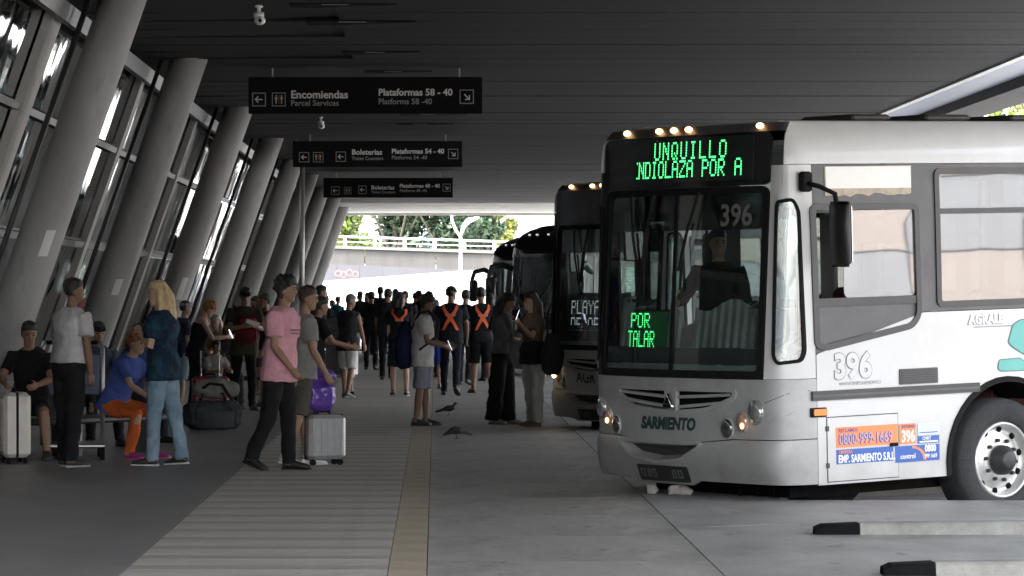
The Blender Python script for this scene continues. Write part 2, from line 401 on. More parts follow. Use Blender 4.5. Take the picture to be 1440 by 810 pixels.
b = MB(); b.box((7.36, 13, HC + .02), (8.02, 114, HC + .11)); b.obj('edge_soffit', m_blue, ceil)
b = MB(); b.box((8.04, 13, HC - .12), (8.75, 114, HC + .10)); b.obj('edge_beam', mat('beam_dark', (.07, .068, .065), .7), ceil)

m_strip = mat('glint_metal', (.22, .22, .21), .5, .2, .1)
for x, y, w, d in ((-1.5, 36.3, 1.1, .5), (-1.42, 38.6, 1.2, .6), (-1.15, 43.4, .95, .45), (-.95, 47.1, .9, .5), (-.55, 55.6, 1.2, .5), (-.6, 58.2, 1.1, .5), (-.7, 61.5, 1.0, .5)):
    mb = MB(); mb.prism([(x, y), (x + w, y + .08), (x + w, y + .14), (x + w*.25, y + d), (x, y + d*.9)], lambda a, b: V((a, b, HC - .012)), lambda a, b: V((a, b, HC + .02))); o = mb.obj('slot_dark', m_black, ceil)  # black plate in place of the dark inside an opened panel
    mb = MB(); mb.box((x + w*.3, y + .02, HC - .02), (x + w*.55, y + .04, HC - .0125)); mb.obj('slot_glint', m_strip, ceil)  # a glint at the slot, made as a small pale piece

# ------------------------------------------------------------------ leaning columns
m_col = mat('column_concrete', (0.40, 0.40, 0.398), 0.75, 0, 0.10, 3, 0.12, stretch=(1, 1, 0.35), dirt=((0.2, 0.2, 0.197), 0.9, 0.7), bscale=20, spots=.25)
m_paper = mat('paper_white', (.8, .8, .78), .8, 0, .05)
LEAN = (4.72 - 3.12)/HC
col_y = [35.6, 45.0, 56.4, 67.4, 78.0, 87.6, 97.6, 108.6, 118.5]
lab = ['thick grey leaning concrete column nearest the camera, behind the man in the grey polo', 'leaning column between the polo man and the blonde woman, with a round pale sticker',
 'third leaning column, rising just behind the blonde woman in jeans', 'leaning column rising behind the man in the black cap, fourth along the row',
 'leaning column rising behind the man in the pink T-shirt, fifth along the row', 'sixth leaning column, whose foot is hidden by the thin upright pole', 'leaning column just beyond the thin upright pole, seventh along the row',
 'leaning column last but one in the row, near the bright end', 'farthest and thinnest leaning column beside the bright opening']
for i, y in enumerate(col_y):
    t = thing('concrete_column', lab[i], 'column', (-4.72, y, 0), 0, 'leaning concrete columns')
    mb = MB(); n = 28; r = 0.228
    mb.loft([[V((z*LEAN + r*1.04*cos(2*pi*j/n), r*sin(2*pi*j/n), z)) for j in range(n)] for z in (0, .8, 1.6, 2.4, 3.2, 4.0, HC + .05)])
    mb.obj('shaft', m_col, t, True)
    mb = MB(); mb.loft([[V((z*LEAN - .02 + .33*cos(2*pi*j/n), .33*sin(2*pi*j/n), z)) for j in range(n)] for z in (0, .05)]); mb.obj('base_plate', mat('steel_grey', (.22, .22, .22), .5, .6), t)
    mb = MB(); mb.tube([V((-.36, .12, 0)), V((HC*LEAN - .36, .12, HC))], .03); mb.obj('dark_tube', mat('tube_dark', (.05, .05, .05), .5, .3), t, True)  # thin dark tube along the left of the shaft
    if i in (0, 1, 2):                                  # a paper notice pasted on the shaft
        mb = MB(); z0, z1 = ((2.0, 2.26), (1.62, 1.82), (1.55, 1.9))[i]; a0 = R(-75)
        pts = [(a0 + R(6*k), z) for z in (z0, z1) for k in range(5)]
        mb.add([V((z*LEAN + 1.045*.231*cos(a), .231*sin(a), z)) for a, z in pts], [(k, k + 1, k + 6, k + 5) for k in range(4)])
        mb.obj('paper_notice', m_paper, t, fix=False)
t = thing('thin_pole', 'thin straight upright metal pole standing among the leaning columns', 'pole', gp(424, 535))
mb = MB(); mb.tube([V((0, 0, 0)), V((.02, 0, HC - 0.02))], .05, 12); mb.obj('shaft', mat('pole_metal', (.35, .35, .35), .4, .7), t, True)
mb = MB(); mb.lathe([(.12, 0), (.12, .02), (.06, .03)]); mb.obj('foot_plate', _mats['steel_grey'], t)

# ------------------------------------------------------------------ glass front of the station, leaning like the columns
m_fglass = glass('hall_glass', (0.3, 0.33, 0.33), 0.45, 0.03, wave=.5)
m_rail = mat('rail_grey', (.2, .2, .2), .45, .5, .1)
m_pale = mat('pale_panel', (.45, .44, .42), .6, 0, .08, 2, dirt=((.4, .39, .37), .8, .4))
FX = -3.85
def fac(y, z, off=0.0): return V((FX - LEAN*(HC - z) + off*cos(math.atan(LEAN)), y, z - off*sin(math.atan(LEAN))))
hall = thing('station_hall', 'long station hall with a leaning glass front behind the concrete columns', 'building')
def fbox(name, y0, y1, z0, z1, o0, o1, m, parent=hall):
    mb = MB(); vs = [fac(y, z, o) for o in (o0, o1) for y, z in ((y0, z0), (y1, z0), (y1, z1), (y0, z1))]
    mb.add(vs, [(3, 2, 1, 0), (4, 5, 6, 7), (0, 1, 5, 4), (1, 2, 6, 5), (2, 3, 7, 6), (3, 0, 4, 7)])
    return mb.obj(name, m, parent)
ys = [-40, 8, 22, 30.5] + [36.2 + 10.3*k for k in range(9)] + [126]
for y0, y1 in zip(ys, ys[1:]):
    for z0, z1 in ((0.08, 2.24), (2.36, 3.46), (3.58, 4.5)):
        w = (y1 - y0)/3
        for q in range(3 if y0 > 20 else 1):
            a = y0 + q*w; b_ = a + w if y0 > 20 else y1
            p = fbox('glass_pane', a + .03, b_ - .03, z0, z1, 0, .015, m_fglass)
        
    fbox('pale_mullion', y1 - (.9 if y1 < 40 else .5), y1 - .1, .05, 4.55, .03, .12, m_pale)
    for q in (): fbox('mullion', y0 + q*(y1 - y0)/3 - .03, y0 + q*(y1 - y0)/3 + .03, .05, 4.5, -.05, .028, m_rail)
for z in (2.3, 3.52): fbox('rail', -40, 126, z - .035, z + .035, .02, .1 + z*.001, m_rail)
fbox('head_rail', -40, 126, 4.42, 4.58, .122, .26, m_rail)
fbox('sill', -40, 126, 0.0, .16, .122, .24, mat('sill_dark', (.08, .08, .08), .6))
m_in = mat('hall_inside', (.16, .155, .15), .8, 0, .3, .8)
b = MB(); b.box((-15, -40, -.2), (-14.5, 126, HC + .1)); b.obj('back_wall', m_in, hall)
b = MB(); b.box((-15, 126.01, -.2), (-5.9, 126.3, HC + .1)); b.obj('end_wall', m_pale, hall)
b = MB(); b.box((-22, -40, HC + .76), (-6.0, 126, HC + 4.5)); b.obj('upper_storey', mat('storey_grey', (.32, .31, .3), .8), hall)
for k in range(14):                                     # stalls and shop furniture seen dimly through the glass
    y = 33 + k*6.3; c = random.choice([(.5, .1, .12), (.1, .22, .4), (.5, .5, .48), (.25, .2, .15), (.1, .1, .1)])
    b = MB(); x = -8 - random.random()*3; h = 1.4 + random.random()*1.3
    b.bbox((x, y, 0), (x + 1.2, y + 2.5, h), .04); b.box((x + 1.2, y + .2, h*.35), (x + 1.22, y + 2.3, h*.85)); b.obj('shop_counter', mat('shop_%d' % (hash(c) % 997), c, .5), hall)
m_lit = mat('lit_panel', (.9, .9, .9), .4, 0, .02, emit=((1, .97, .93), 2.2)); m_litred = mat('lit_red', (.7, .08, .1), .4, 0, .02, emit=((.9, .08, .12), 1.0))
t = thing('lit_shop_display', 'white and red lit advertising display behind the glass, beside the polo man', 'display', (-5.55, 55.0, 0))
b = MB(); b.bbox((-.16, -.06, .3), (.16, .06, 2.2), .02); b.obj('housing', _mats['sill_dark'], t)
for z0, z1, m in ((.4, 1.0, m_litred), (1.02, 1.35, m_lit), (1.36, 1.56, m_litred), (1.58, 2.1, m_lit)):
    b = MB(); b.box((-.14, -.075, z0), (.14, -.062, z1)); b.obj('lit_face', m, t)

# ------------------------------------------------------------------ hanging signs
m_sign = mat('sign_black', (0.010, 0.0105, 0.012), 0.75, 0, .1, spec=.1); m_white = mat('sign_white', (.8, .8, .78), .6, 0, .04); m_grey = mat('sign_grey', (.36, .36, .36), .6, 0, .04)
m_skin_i = mat('sign_tan', (.6, .42, .3), .6, 0, .04)
def sign_M(x, z, y=-.066): return frame_M((x, y, z), (1, 0, 0), (0, 0, 1))
def icon_arrow(t, x, z, h, ang, m=m_white):
    M = sign_M(x, z); q = Matrix.Rotation(ang, 4, 'Z')
    def bar(x0, y0, x1, y1, w):
        a, b_ = V((x0, y0)), V((x1, y1)); d = (b_ - a).normalized(); n = V((-d.y, d.x))*w/2
        return [a - n, b_ - n, b_ + n, a + n]
    mb = MB()
    for k, bb in enumerate((bar(-.32, 0, .32, 0, .1), bar(.06, .28, .36, -.035, .1), bar(.06, -.28, .36, .035, .1))):
        mb.prism([tuple(p*h) for p in bb], lambda u, v: M @ q @ V((u, v, 0)), lambda u, v, k=k: M @ q @ V((u, v, .002 + .0007*k)))
    mb.obj('arrow', m, t)
    mb = MB(); o = h*.62
    for (x0, y0, x1, y1) in ((-o, -o, o, -o + .012), (-o, o - .012, o, o), (-o, -o + .013, -o + .012, o - .013), (o - .012, -o + .013, o, o - .013)):
        mb.box((x0, y0, 0), (x1, y1, .002), M)
    mb.obj('icon_frame', m_grey, t)
def icon_people(t, x, z, h):
    mb = MB(); M = sign_M(x, z)
    for dx in (-.25, .25):
        mb.prism([(dx*h + a*h, b_*h) for a, b_ in ((-.05, -.4), (.05, -.4), (.06, 0), (.1, 0), (.14, .2), (-.14, .2), (-.1, 0), (-.06, 0))], lambda u, v: M @ V((u, v, 0)), lambda u, v: M @ V((u, v, .002)))
        mb.prism([(dx*h + .08*h*cos(2*pi*k/10), .31*h + .08*h*sin(2*pi*k/10)) for k in range(10)], lambda u, v: M @ V((u, v, 0)), lambda u, v: M @ V((u, v, .002)))
    mb.box((-.012*h, -.38*h, 0), (.012*h, .38*h, .002), M)
    mb.obj('toilet_pictogram', m_skin_i, t)
    mb = MB(); o = h*.62
    for (x0, y0, x1, y1) in ((-o, -o, o, -o + .01), (-o, o - .01, o, o), (-o, -o + .011, -o + .01, o - .011), (o - .01, -o + .011, o, o - .011)): mb.box((x0, y0, 0), (x1, y1, .002), M)
    mb.obj('icon_frame', m_grey, t)
def hanging_sign(y, label, x0, x1, z0, z1, items, rz=0):
    t = thing('hanging_sign', label, 'sign', ((x0 + x1)/2, y, (z0 + z1)/2), rz, 'black hanging direction signs')
    w, h = (x1 - x0)/2, (z1 - z0)/2
    mb = MB(); mb.bbox((-w, -.06, -h), (w, .06, h), .008); mb.obj('panel', m_sign, t)
    for x in (-w*.8, w*.8):
        mb = MB(); mb.tube([V((x, 0, h)), V((x, 0, HC - (z0 + z1)/2 - .001))], .015); mb.obj('hanger', m_rail, t)
    for it in items:
        if it[0] == 'arrow': icon_arrow(t, *it[1:])
        elif it[0] == 'people': icon_people(t, *it[1:])
        else: text('lettering', it[1], it[2], m_white if len(it) < 6 else m_grey, t, sign_M(it[3], it[4]), 'LEFT', .0035 if len(it) < 6 else 0.0015)
    return t
hanging_sign(46.7, "black hanging sign reading Encomiendas and Plataformas 58-40, nearest of the three", -2.46, .61, 4.0, 4.48, [
    ('arrow', -1.395, -.055, .145, pi), ('people', -1.135, -.055, .145), ('t', 'Encomiendas', .143, -.98, .005), ('t', 'Parcel Services', .105, -.98, -.105, 1),
    ('t', 'Plataformas 58 - 40', .124, .17, .035), ('t', 'Platforms 58 -40', .105, .17, -.085, 1), ('arrow', 1.33, -.02, .15, -pi/4)], R(-.6))
hanging_sign(65.9, "black hanging sign reading Boleterias and Plataformas 54-40, middle of the three", -2.65, .49, 4.0, 4.48, [
    ('arrow', -1.36, -.06, .15, pi), ('people', -1.10, -.06, .15), ('arrow', -.68, -.05, .15, pi), ('t', 'Boleterias', .14, -.48, .03), ('t', 'Ticket Counters', .088, -.48, -.085, 1),
    ('t', 'Plataformas 54 - 40', .124, .26, .045), ('t', 'Platforms 54 -40', .098, .26, -.07, 1), ('arrow', 1.40, .0, .15, -pi/4)], R(-.8))
hanging_sign(86.3, "black hanging sign reading Boleterias and Plataformas 48-40, farthest of the three", -2.73, .41, 4.0, 4.48, [
    ('arrow', -1.28, -.07, .16, pi), ('people', -.98, -.07, .14), ('arrow', -.62, -.05, .16, pi), ('t', 'Boleterias', .14, -.41, .0), ('t', 'Ticket Counters', .088, -.41, -.11, 1),
    ('t', 'Plataformas 48 - 40', .124, .28, .04), ('t', 'Platforms 48 -40', .098, .28, -.075, 1), ('arrow', 1.42, .0, .15, -pi/4)], R(-.8))
m_cam = mat('camera_white', (.75, .75, .75), .35, 0, .05)
for (px, py, H), lb in (((364, 14, 2.95), 'white dome security camera under the ceiling at the top edge'), ((451, 170, 2.93), 'small white security camera under the ceiling below the first sign')):
    y = FOC*H/(VPY - py); t = thing('security_camera', lb, 'camera', ((px - VPX)*y/FOC, y, HC), 0, 'security cameras on the ceiling')
    mb = MB(); mb.lathe([(.03, .0), (.045, -.02), (.02, -.03), (.02, -.07), (.055, -.075), (.055, -.13)], n=14); mb.obj('mount', m_cam, t, True)
    mb = MB(); mb.ball((.01, -.02, -.16), (.06, .06, .05)); e = mb.obj('dome', m_cam, t, True)
    mb = MB(); mb.ball((.015, -.065, -.165), (.022, .022, .022)); mb.obj('lens', m_black, t, True)
# ------------------------------------------------------------------ city buses
m_paint = mat('bus_white', (.62, .62, .615), .32, 0, .03, 3, coat=.3, grime=.7, dirt=((.5, .49, .47), 1.1, .5))
m_front = mat('bus_front_shaded', (.43, .43, .425), .42, .05, .06, 3, coat=.15, grime=.8, dirt=((.27, .26, .25), 3.5, .6))  # the white body paint with the front's shade darkened in, plus dirt
m_band = mat('bus_grey', (.085, .086, .09), .45, 0, .12, 5, dirt=((.15, .147, .144), 1.5, .6))
m_rub = mat('rubber', (.012, .012, .012), .8, 0, .15, 12, spec=.15)
m_frame = mat('window_frame', (.05, .05, .052), .35, .3, .1)
m_tyre = mat('tyre', (.028, .028, .029), .85, 0, .25, 14, .4)
m_rim = mat('rim_steel', (.62, .62, .6), .35, .55, .12, 8, dirt=((.3, .28, .25), 5, .6))
m_chrome = mat('chrome', (.75, .75, .74), .12, 1.0, .03)
m_amber = mat('amber', (.75, .28, .06), .25, 0, .05); m_amber_on = mat('amber_lit', (.8, .4, .15), .3, 0, .05, emit=((1, .55, .22), .55))
m_lamp_on = mat('headlamp_lit', (.9, .75, .5), .3, 0, .05, emit=((1, .8, .45), .8))
m_lens = mat('lamp_lens', (.34, .34, .33), .08, .5, .1, 20, coat=1.0)
m_led = mat('led_green', (.02, .3, .08), .4, 0, .02, emit=((.06, .8, .2), .3)); m_ledw = mat('led_white', (.5, .5, .5), .4, 0, .02, emit=((.9, .95, 1), .05))
m_wind = glass('windscreen_glass', (.78, .84, .83), .03, .01); m_win = glass('side_glass', (.4, .42, .42), .2, .02, .84); m_quart = glass('quarter_glass', (.55, .62, .62), .14, .03, wave=.6)
m_clear = glass('clear_glass', (.75, .8, .79), .03, .01)
m_int = mat('bus_inside', (.7, .7, .68), .6, 0, .1, 2); m_intd = mat('bus_inside_dark', (.05, .05, .052), .6, 0, .2, 4); m_seat = mat('seat_maroon', (.16, .05, .06), .8, 0, .2, 8)
m_maskb = mat('mask_black', (.012, .012, .013), .12, 0, .1, 3)
GLYPH = {'U': '1000110001100011000110001100010111', 'N': '10001110011010110101100111000110001', 'Q': '01110100011000110001101011001001101', 'I': '01110001000010000100001000010001110',
 'L': '10000100001000010000100001000011111', 'O': '01110100011000110001100011000101110', 'E': '11111100001000011110100001000011111', 'D': '11110100011000110001100011000111110', 'A': '01110100011000111111100011000110001',
 'Z': '11111000010001000100010001000011111', 'P': '11110100011000111110100001000010000', 'R': '11110100011000111110101001001010001', 'S': '01111100001000001110000010000111110', 'Y': '10001100010101000100001000010000100', 'T': '11111001000010000100001000010000100', ' ': '0'*35}
GLYPH['U'] = '10001'*6 + '01110'
def dots(body, fn, y0, z0, py, pz, off, m, parent, lo=-9, hi=9, rows=7, name='lettering', size=.7, adv=6):
    mb = MB(); y = y0
    for ch in body:
        G = GLYPH[ch]
        for r in range(rows):
            for c in range(5):
                if G[r*5 + c] == '1':
                    a, b = y + c*py, z0 - r*pz
                    if lo <= a <= hi: mb.add([fn(a + u*py*size, b + w*pz*size, off) for u, w in ((0, 0), (1, 0), (1, -1), (0, -1))], [(0, 1, 2, 3)])
        y += adv*py
    return mb.obj(name, m, parent, fix=False)
def plan(s, z):
    a = abs(s); sg = 1 if s >= 0 else -1
    if a <= 1.035: x, y, w = 2.5 - .09*(a/1.035)**2, a*1.03/1.035, 1.0
    elif a <= 1.47:
        t = (a - 1.035)/.435; x = 2.41*(1 - t)**2 + 2.372*2*t*(1 - t) + 2.05*t*t; y = 1.03*(1 - t)**2 + 1.25*2*t*(1 - t) + 1.25*t*t; w = max(0, 1 - t)**1.3
    else: x, y, w = 2.05 - (a - 1.47), 1.25, 0.0
    if z > 1.25: x -= .075*(z - 1.25)*w
    if z < .78: x += .035*w*min(1, (.78 - z)/.05)
    if z < .6: x -= .06*w*(.6 - z)/.17
    return x, sg*y, w
def bsurf(s, z, off=0.0):
    x, y, w = plan(s, z); e = .004
    x1, y1, _ = plan(s + e, z); x0, y0, _ = plan(s - e, z)
    n = V((y1 - y0, x0 - x1)).normalized()
    zs = 2.95 + .26*w; q = min(1.0, max(0, (z - zs)/(3.3 - zs))); d = (.22 - .06*w)*(1 - sqrt(max(0, 1 - q*q))) + max(0, z - 2.4)*.02*(1 - w)
    return V((x, y, z)) + V((n.x, n.y, 0))*(off - d)
LEN = 10.9                                              # body length along one side, from the front centre
def U(u): return 1.47 + 2.05 - u                        # girth coordinate of a point u metres ahead of the front axle
def make_bus(name, label, loc, detail, texts):
    root = thing(name, label, 'bus', loc, R(215), 'white city buses at the platform')
    root.rotation_euler = (0, R(1.5), R(215))
    K = 1 if detail else 0
    # --- body skin
    dwin = rpoly([(U(2.08), 2.63), (U(2.06), 1.50), (U(1.96), 1.47), (U(1.02), 1.62), (U(.93), 1.72), (U(.94), 2.62)], .07)
    wins = [rpoly(rect(U(.76 - 1.56*k), 1.78, U(.76 - 1.56*k) + 1.46, 2.9), .07) for k in range(5)]
    arch = [(U(0) + .655*cos(t), .51 + .655*sin(t)) for t in [pi*k/16 for k in range(17)]]
    arch2 = [(U(-6.0) + .655*cos(t), .51 + .655*sin(t)) for t in [pi*k/16 for k in range(17)]]
    for sg in (1, -1):
        fn = bsurf if sg > 0 else (lambda s, z, off: bsurf(-s, z, off))
        low = [(1.475, .42), (U(.66), .42)] + arch[::-1] + [(U(-.66), .42), (U(-5.34), .42)] + arch2[::-1] + [(U(-6.66), .42), (LEN, .42), (LEN, 1.745), (U(.9), 1.745), (U(2.02), 1.455), (1.475, 1.44)]
        sheet('side_panel', low, [], fn, m_paint, root, 0, .03, .25)
        up = [(1.475, 1.446), (U(2.02), 1.461), (U(.9), 1.751), (LEN, 1.751), (LEN, 2.935), (1.475, 2.935)]
        sheet('window_band', up, [inset(dwin, .03)] + [inset(w_, .03) for w_ in wins], fn, m_band, root, -.002, .03, .25)
        for w_ in wins:
            f = sheet('window', w_, [inset(w_, .05)], fn, m_frame, root, .012, .02, .3)
            sheet('pane', inset(w_, .049), [], fn, m_win if sg > 0 else m_clear, f, -.004, .006, .5)
            xs = [p[0] for p in w_]
            sheet('bar', rect(min(xs) + .051, 2.53, max(xs) - .051, 2.575), [], fn, m_frame, f, .008, .01, .5)
        if sg > 0:
            f = sheet('driver_window', dwin, [inset(dwin, .05)], fn, m_frame, root, .013, .02, .3)
            sheet('pane', rpoly(rect(U(1.74), 1.885, U(.985), 2.57), .05), [], fn, m_win, f, -.003, .006, .5)
            sheet('bar', rect(U(2.03), 1.82, U(.975), 1.884), [], fn, m_frame, f, .006, .012, .5)
            sheet('lower_panel', inset([(U(2.03), 1.82), (U(2.01), 1.53), (U(1.95), 1.51), (U(1.03), 1.66), (U(.98), 1.74), (U(.98), 1.82)], .001), [], fn, m_band, f, -.008, .01, .5)
        sheet('arch_lip', [(U(0) + .69*cos(t), .51 + .69*sin(t)) for t in [pi*k/20 - .13 + .26*k/20 for k in range(21)]] + [(U(0) + .645*cos(t), .51 + .645*sin(t)) for t in [pi + .13 - (pi + .26)*k/20 for k in range(21)]], [], fn, m_rub, root, .016, .025, .3)
        sheet('roof_cove', [(1.2, 2.94), (LEN, 2.94), (LEN, 3.275), (1.2, 3.275)], [], fn, m_paint, root, 0, .02, .085)
        # corner pillar with its tall quarter glass
        qw = rpoly([(1.115, 2.66), (1.115, 1.44), (1.16, 1.37), (1.37, 1.39), (1.40, 1.47), (1.365, 2.58), (1.31, 2.68)], .05)
        sheet('corner_pillar', [(1.04, 1.262), (1.467, 1.262), (1.467, 2.935), (1.04, 2.935)], [inset(qw, .02)], fn, m_paint if sg > 0 else m_maskb, root, 0, .02, .07)
        f = sheet('quarter_window', qw, [inset(qw, .028)], fn, m_rub, root, .012, .02, .08)
        sheet('pane', inset(qw, .027), [], fn, m_quart, f, -.002, .005, .08)
        sheet('pillar_trim', rect(1.469, .42, 1.4745, 2.93), [], fn, m_frame, root, -.004, .02, .4)
    # roof and rear
    ring = []
    for z, i in ((3.272, .16), (3.292, .3), (3.305, .7)):
        sp = [-(1.47 + (LEN - 1.47)*k/8) for k in range(8, 0, -1)] + [-1.47 + 2.94*k/24 for k in range(25)] + [1.47 + (LEN - 1.47)*k/8 for k in range(1, 9)]
        r_ = []
        for s in sp:
            x, y, w = plan(s, 3.27); n = 1 - i/1.25
            xc = min(x, 2.32 - .0*i) - i*(1 if abs(s) < 1.2 else 0.6*w); r_.append(V((xc + (i if abs(s) > LEN - .1 else 0), y*n, z)))
        ring.append(r_)
    mb = MB(); mb.loft(ring, cap=True); mb.obj('roof', m_paint, root, True)
    xr = 2.05 - (LEN - 1.47)
    mb = MB(); mb.box((xr - .02, -1.245, .42), (xr + .01, 1.245, 3.26)); mb.obj('rear_panel', m_paint, root)
    # --- front
    wsf = rpoly(rect(-1.045, 1.268, 1.03, 2.78), .1); wsi = inset(wsf, .055)
    sheet('windscreen_frame', wsf, [wsi], bsurf, m_rub, root, .012, .03, .1)
    for a, b in ((-1.0, -.032), (-.008, .985)): sheet('windscreen', [p for p in inset(rpoly(rect(a, 1.31, b, 2.74), .03), 0)], [], bsurf, m_wind, root, -.004, .006, .14)
    sheet('windscreen_divider', rect(-.035, 1.32, -.003, 2.73), [], bsurf, m_rub, root, .004, .02, .2)
    sheet('shade_band', rect(-.985, 2.44, .97, 2.73), [], bsurf, glass('shade_band', (.2, .22, .22), .02), root, -.018, .003, .2)
    hd = rpoly(rect(-1.09, 2.785, 1.03, 3.205), .08)
    sheet('header', hd, [], bsurf, m_maskb, root, .006, .03, .1)
    dz = sheet('destination_display', rect(-.7, 2.83, .86, 3.185), [], bsurf, mat('display_face', (.02, .024, .024), .15, 0, .1), root, .010, .003, .15)
    sheet('header_edge', rect(-1.2, 2.78, -1.078, 2.935), [], bsurf, m_maskb, root, .001, .02, .1); sheet('header_edge', rect(1.078, 2.78, 1.2, 2.935), [], bsurf, m_paint, root, .0015, .02, .1)
    sheet('brow', rect(-1.2, 3.208, 1.2, 3.276), [], bsurf, m_band, root, .0, .02, .05)
    if texts.get('row1'):
        dots(texts['row1'], bsurf, -.325, 3.155, .0166, .0208, .0125, m_led, dz, adv=7)
        dots(texts['row2'], bsurf, -.635, 3.005, .0155, .0202, .0125, m_led, dz, -.585, .74)
    for y in (-.78, -.30, -.10, .09, .90):
        mb = MB(); p = bsurf(y, 3.24, 0); mb.ball(p + V((.0, 0, .012)), (.03, .034, .024)); mb.obj('marker_light', m_amber_on, root, True)
    gr = [(-.8, 1.19), (-.8, 1.10), (-.56, .995), (-.2, .965), (.1, .965), (.42, 1.0), (.72, 1.1), (.72, 1.19)]
    gr = [(a + .04, b) for a, b in gr]
    sl = [(-1.47, .782), (-.75, .775), (-.3, .745), (.25, .745), (.7, .785), (1.47, .79), (1.47, 1.258), (-1.47, 1.258)]
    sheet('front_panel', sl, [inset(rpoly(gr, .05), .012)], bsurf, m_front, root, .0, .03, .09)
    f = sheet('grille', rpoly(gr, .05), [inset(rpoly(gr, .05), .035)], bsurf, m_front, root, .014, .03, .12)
    sheet('grille_back', inset(rpoly(gr, .05), .01), [], bsurf, m_black, root, -.05, .01, .2)
    for z0, dip, ya in ((1.135, .03, .70), (1.075, .05, .66), (1.02, .03, .5)):
        for sg in (-1, 1):
            mb = MB(); pts = []
            rr = []
            for k in range(7):
                y = -.0 + sg*(.06 + (ya - .06)*k/6); z = z0 - dip*(1 - (k/6)) + .0
                rr.append([bsurf(y, z + .013, -.03), bsurf(y, z + .011, .004), bsurf(y, z - .011, .004), bsurf(y, z - .013, -.03)])
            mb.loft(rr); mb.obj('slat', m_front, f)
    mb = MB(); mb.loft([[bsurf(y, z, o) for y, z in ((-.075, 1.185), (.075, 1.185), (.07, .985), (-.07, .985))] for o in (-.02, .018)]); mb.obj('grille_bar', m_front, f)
    # triangular maker's badge
    mb = MB(); tri = rpoly([(-.085, 1.0), (.085, 1.0), (0, 1.165)], .05); mb.prism(tri, lambda y, z: bsurf(y, z, .019), lambda y, z: bsurf(y*.8, 1.07 + (z - 1.07)*.8, .05)); bd = mb.obj('badge', m_chrome, root, True)
    tri = rpoly([(-.05, 1.02), (.05, 1.02), (0, 1.118)], .02); mb = MB(); mb.prism(tri, lambda y, z: bsurf(y, z, .045), lambda y, z: bsurf(y, z, .053)); mb.obj('badge_field', m_black, bd)
    mb = MB(); mb.box((-.025, 1.045, 0), (.025, 1.057, 0.004), Matrix(((0, 0, 1, 2.551), (1, 0, 0, 0), (0, 1, 0, 0), (0, 0, 0, 1)))); mb.obj('badge_bar', m_chrome, bd)
    if texts.get('name'):
        t_ = text('lettering', texts['name'], .135, mat('name_green', (.02, .055, .05), .5, 0, .1), root, frame_M((2.512, -.06, .885), (0, 1, 0), (0, 0, 1)), 'CENTER', .006, .002, .95)
        me = t_.data
        for v_ in me.vertices:
            v_.co.y += (v_.co.z - .885)*.2; q = bsurf(v_.co.y, v_.co.z, .004 if v_.co.x > 2.512 else .001); v_.co = q
    sheet('chevron', [(-.22, .835), (-.06, .785), (.1, .835), (.1, .828), (-.06, .772), (-.22, .828)], [], bsurf, m_chrome, root, .004, .004, .2)
    for y, z, r, k in ((-1.04, .99, .07, 0), (-.92, .92, .06, 1), (-.79, .86, .062, 2), (.66, .87, .064, 2), (.82, .925, .062, 1), (.96, 1.0, .075, 0)):
        n = 18; mb = MB()
        mb.loft([[bsurf(y + rr*cos(2*pi*j/n)*.92, z + rr*sin(2*pi*j/n)*1.18, o) for j in range(n)] for rr, o in ((r*1.12, -.01), (r*1.12, .012), (r*1.0, .014))])
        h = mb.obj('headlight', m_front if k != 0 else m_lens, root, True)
        mb = MB(); mb.loft([[bsurf(y + rr*cos(2*pi*j/n)*.92, z + rr*sin(2*pi*j/n)*1.18, o) for j in range(n)] for rr, o in ((r, .010), (r*.97, .018), (r*.7, .03), (r*.3, .035))])
        mm = {0: m_lens, 1: mat('amber_dull', (.5, .3, .2), .15, .2, .1, 20, coat=1.0), 2: mat('lens_dark', (.1, .11, .11), .1, .6, .2, 20, coat=1.0)}[k]
        if texts.get('lamp_on') and y == -1.04: mm = m_lamp_on
        mb.obj('lens', mm, h, True)
        if k == 1 and detail: mb = MB(); mb.ball(bsurf(y + .02, z - .03, .035), (.012, .02, .024)); mb.obj('bulb_glow', m_amber_on, h, True)
    # bumper with its wide dark mouth
    bl = [(-1.47, .775), (-.75, .768), (-.3, .738), (.25, .738), (.7, .778), (1.47, .783), (1.47, .43), (.3, .44), (.2, .40), (-.55, .40), (-.65, .43), (-1.1, .44), (-1.38, .50), (-1.47, .52)]
    mouth = rpoly([(-.72, .735), (-.55, .632), (-.2, .585), (.12, .62), (.36, .735), (.25, .728), (-.3, .728)], .03)
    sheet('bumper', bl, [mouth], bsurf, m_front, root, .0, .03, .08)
    def lip(y, z, off): return bsurf(y, z, off)
    mo = inset(mouth, -.03); L = len(mouth); mb = MB()
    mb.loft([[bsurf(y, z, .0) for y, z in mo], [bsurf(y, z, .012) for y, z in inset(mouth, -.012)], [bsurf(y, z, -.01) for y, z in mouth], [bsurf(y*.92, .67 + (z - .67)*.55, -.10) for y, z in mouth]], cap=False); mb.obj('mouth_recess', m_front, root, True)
    mb = MB(); mb.prism(mouth, lambda y, z: bsurf(y, z, -.125), lambda y, z: bsurf(y, z, -.105)); mb.obj('mouth_back', m_intd, root)
    sheet('licence_plate', rpoly(rect(-.46, .42, .2, .55), .02), [], bsurf, mat('plate_dark', (.025, .025, .026), .5, 0, .3, 12), root, .012, .01, .2)
    pl = mat('plate_print', (.12, .12, .12), .6, 0, .3, 20)
    for (y0, y1) in ((-.42, -.36), (-.33, -.29), (-.27, -.21), (.0, .05), (.07, .13)): sheet('plate_mark', rect(y0, .45, y1, .52), [rect(y0 + .015, .465, y1 - .015, .505)], bsurf, pl, root, .016, .003, .3)
    for sg, m in ((-1, m_front), (1, m_front)): pass
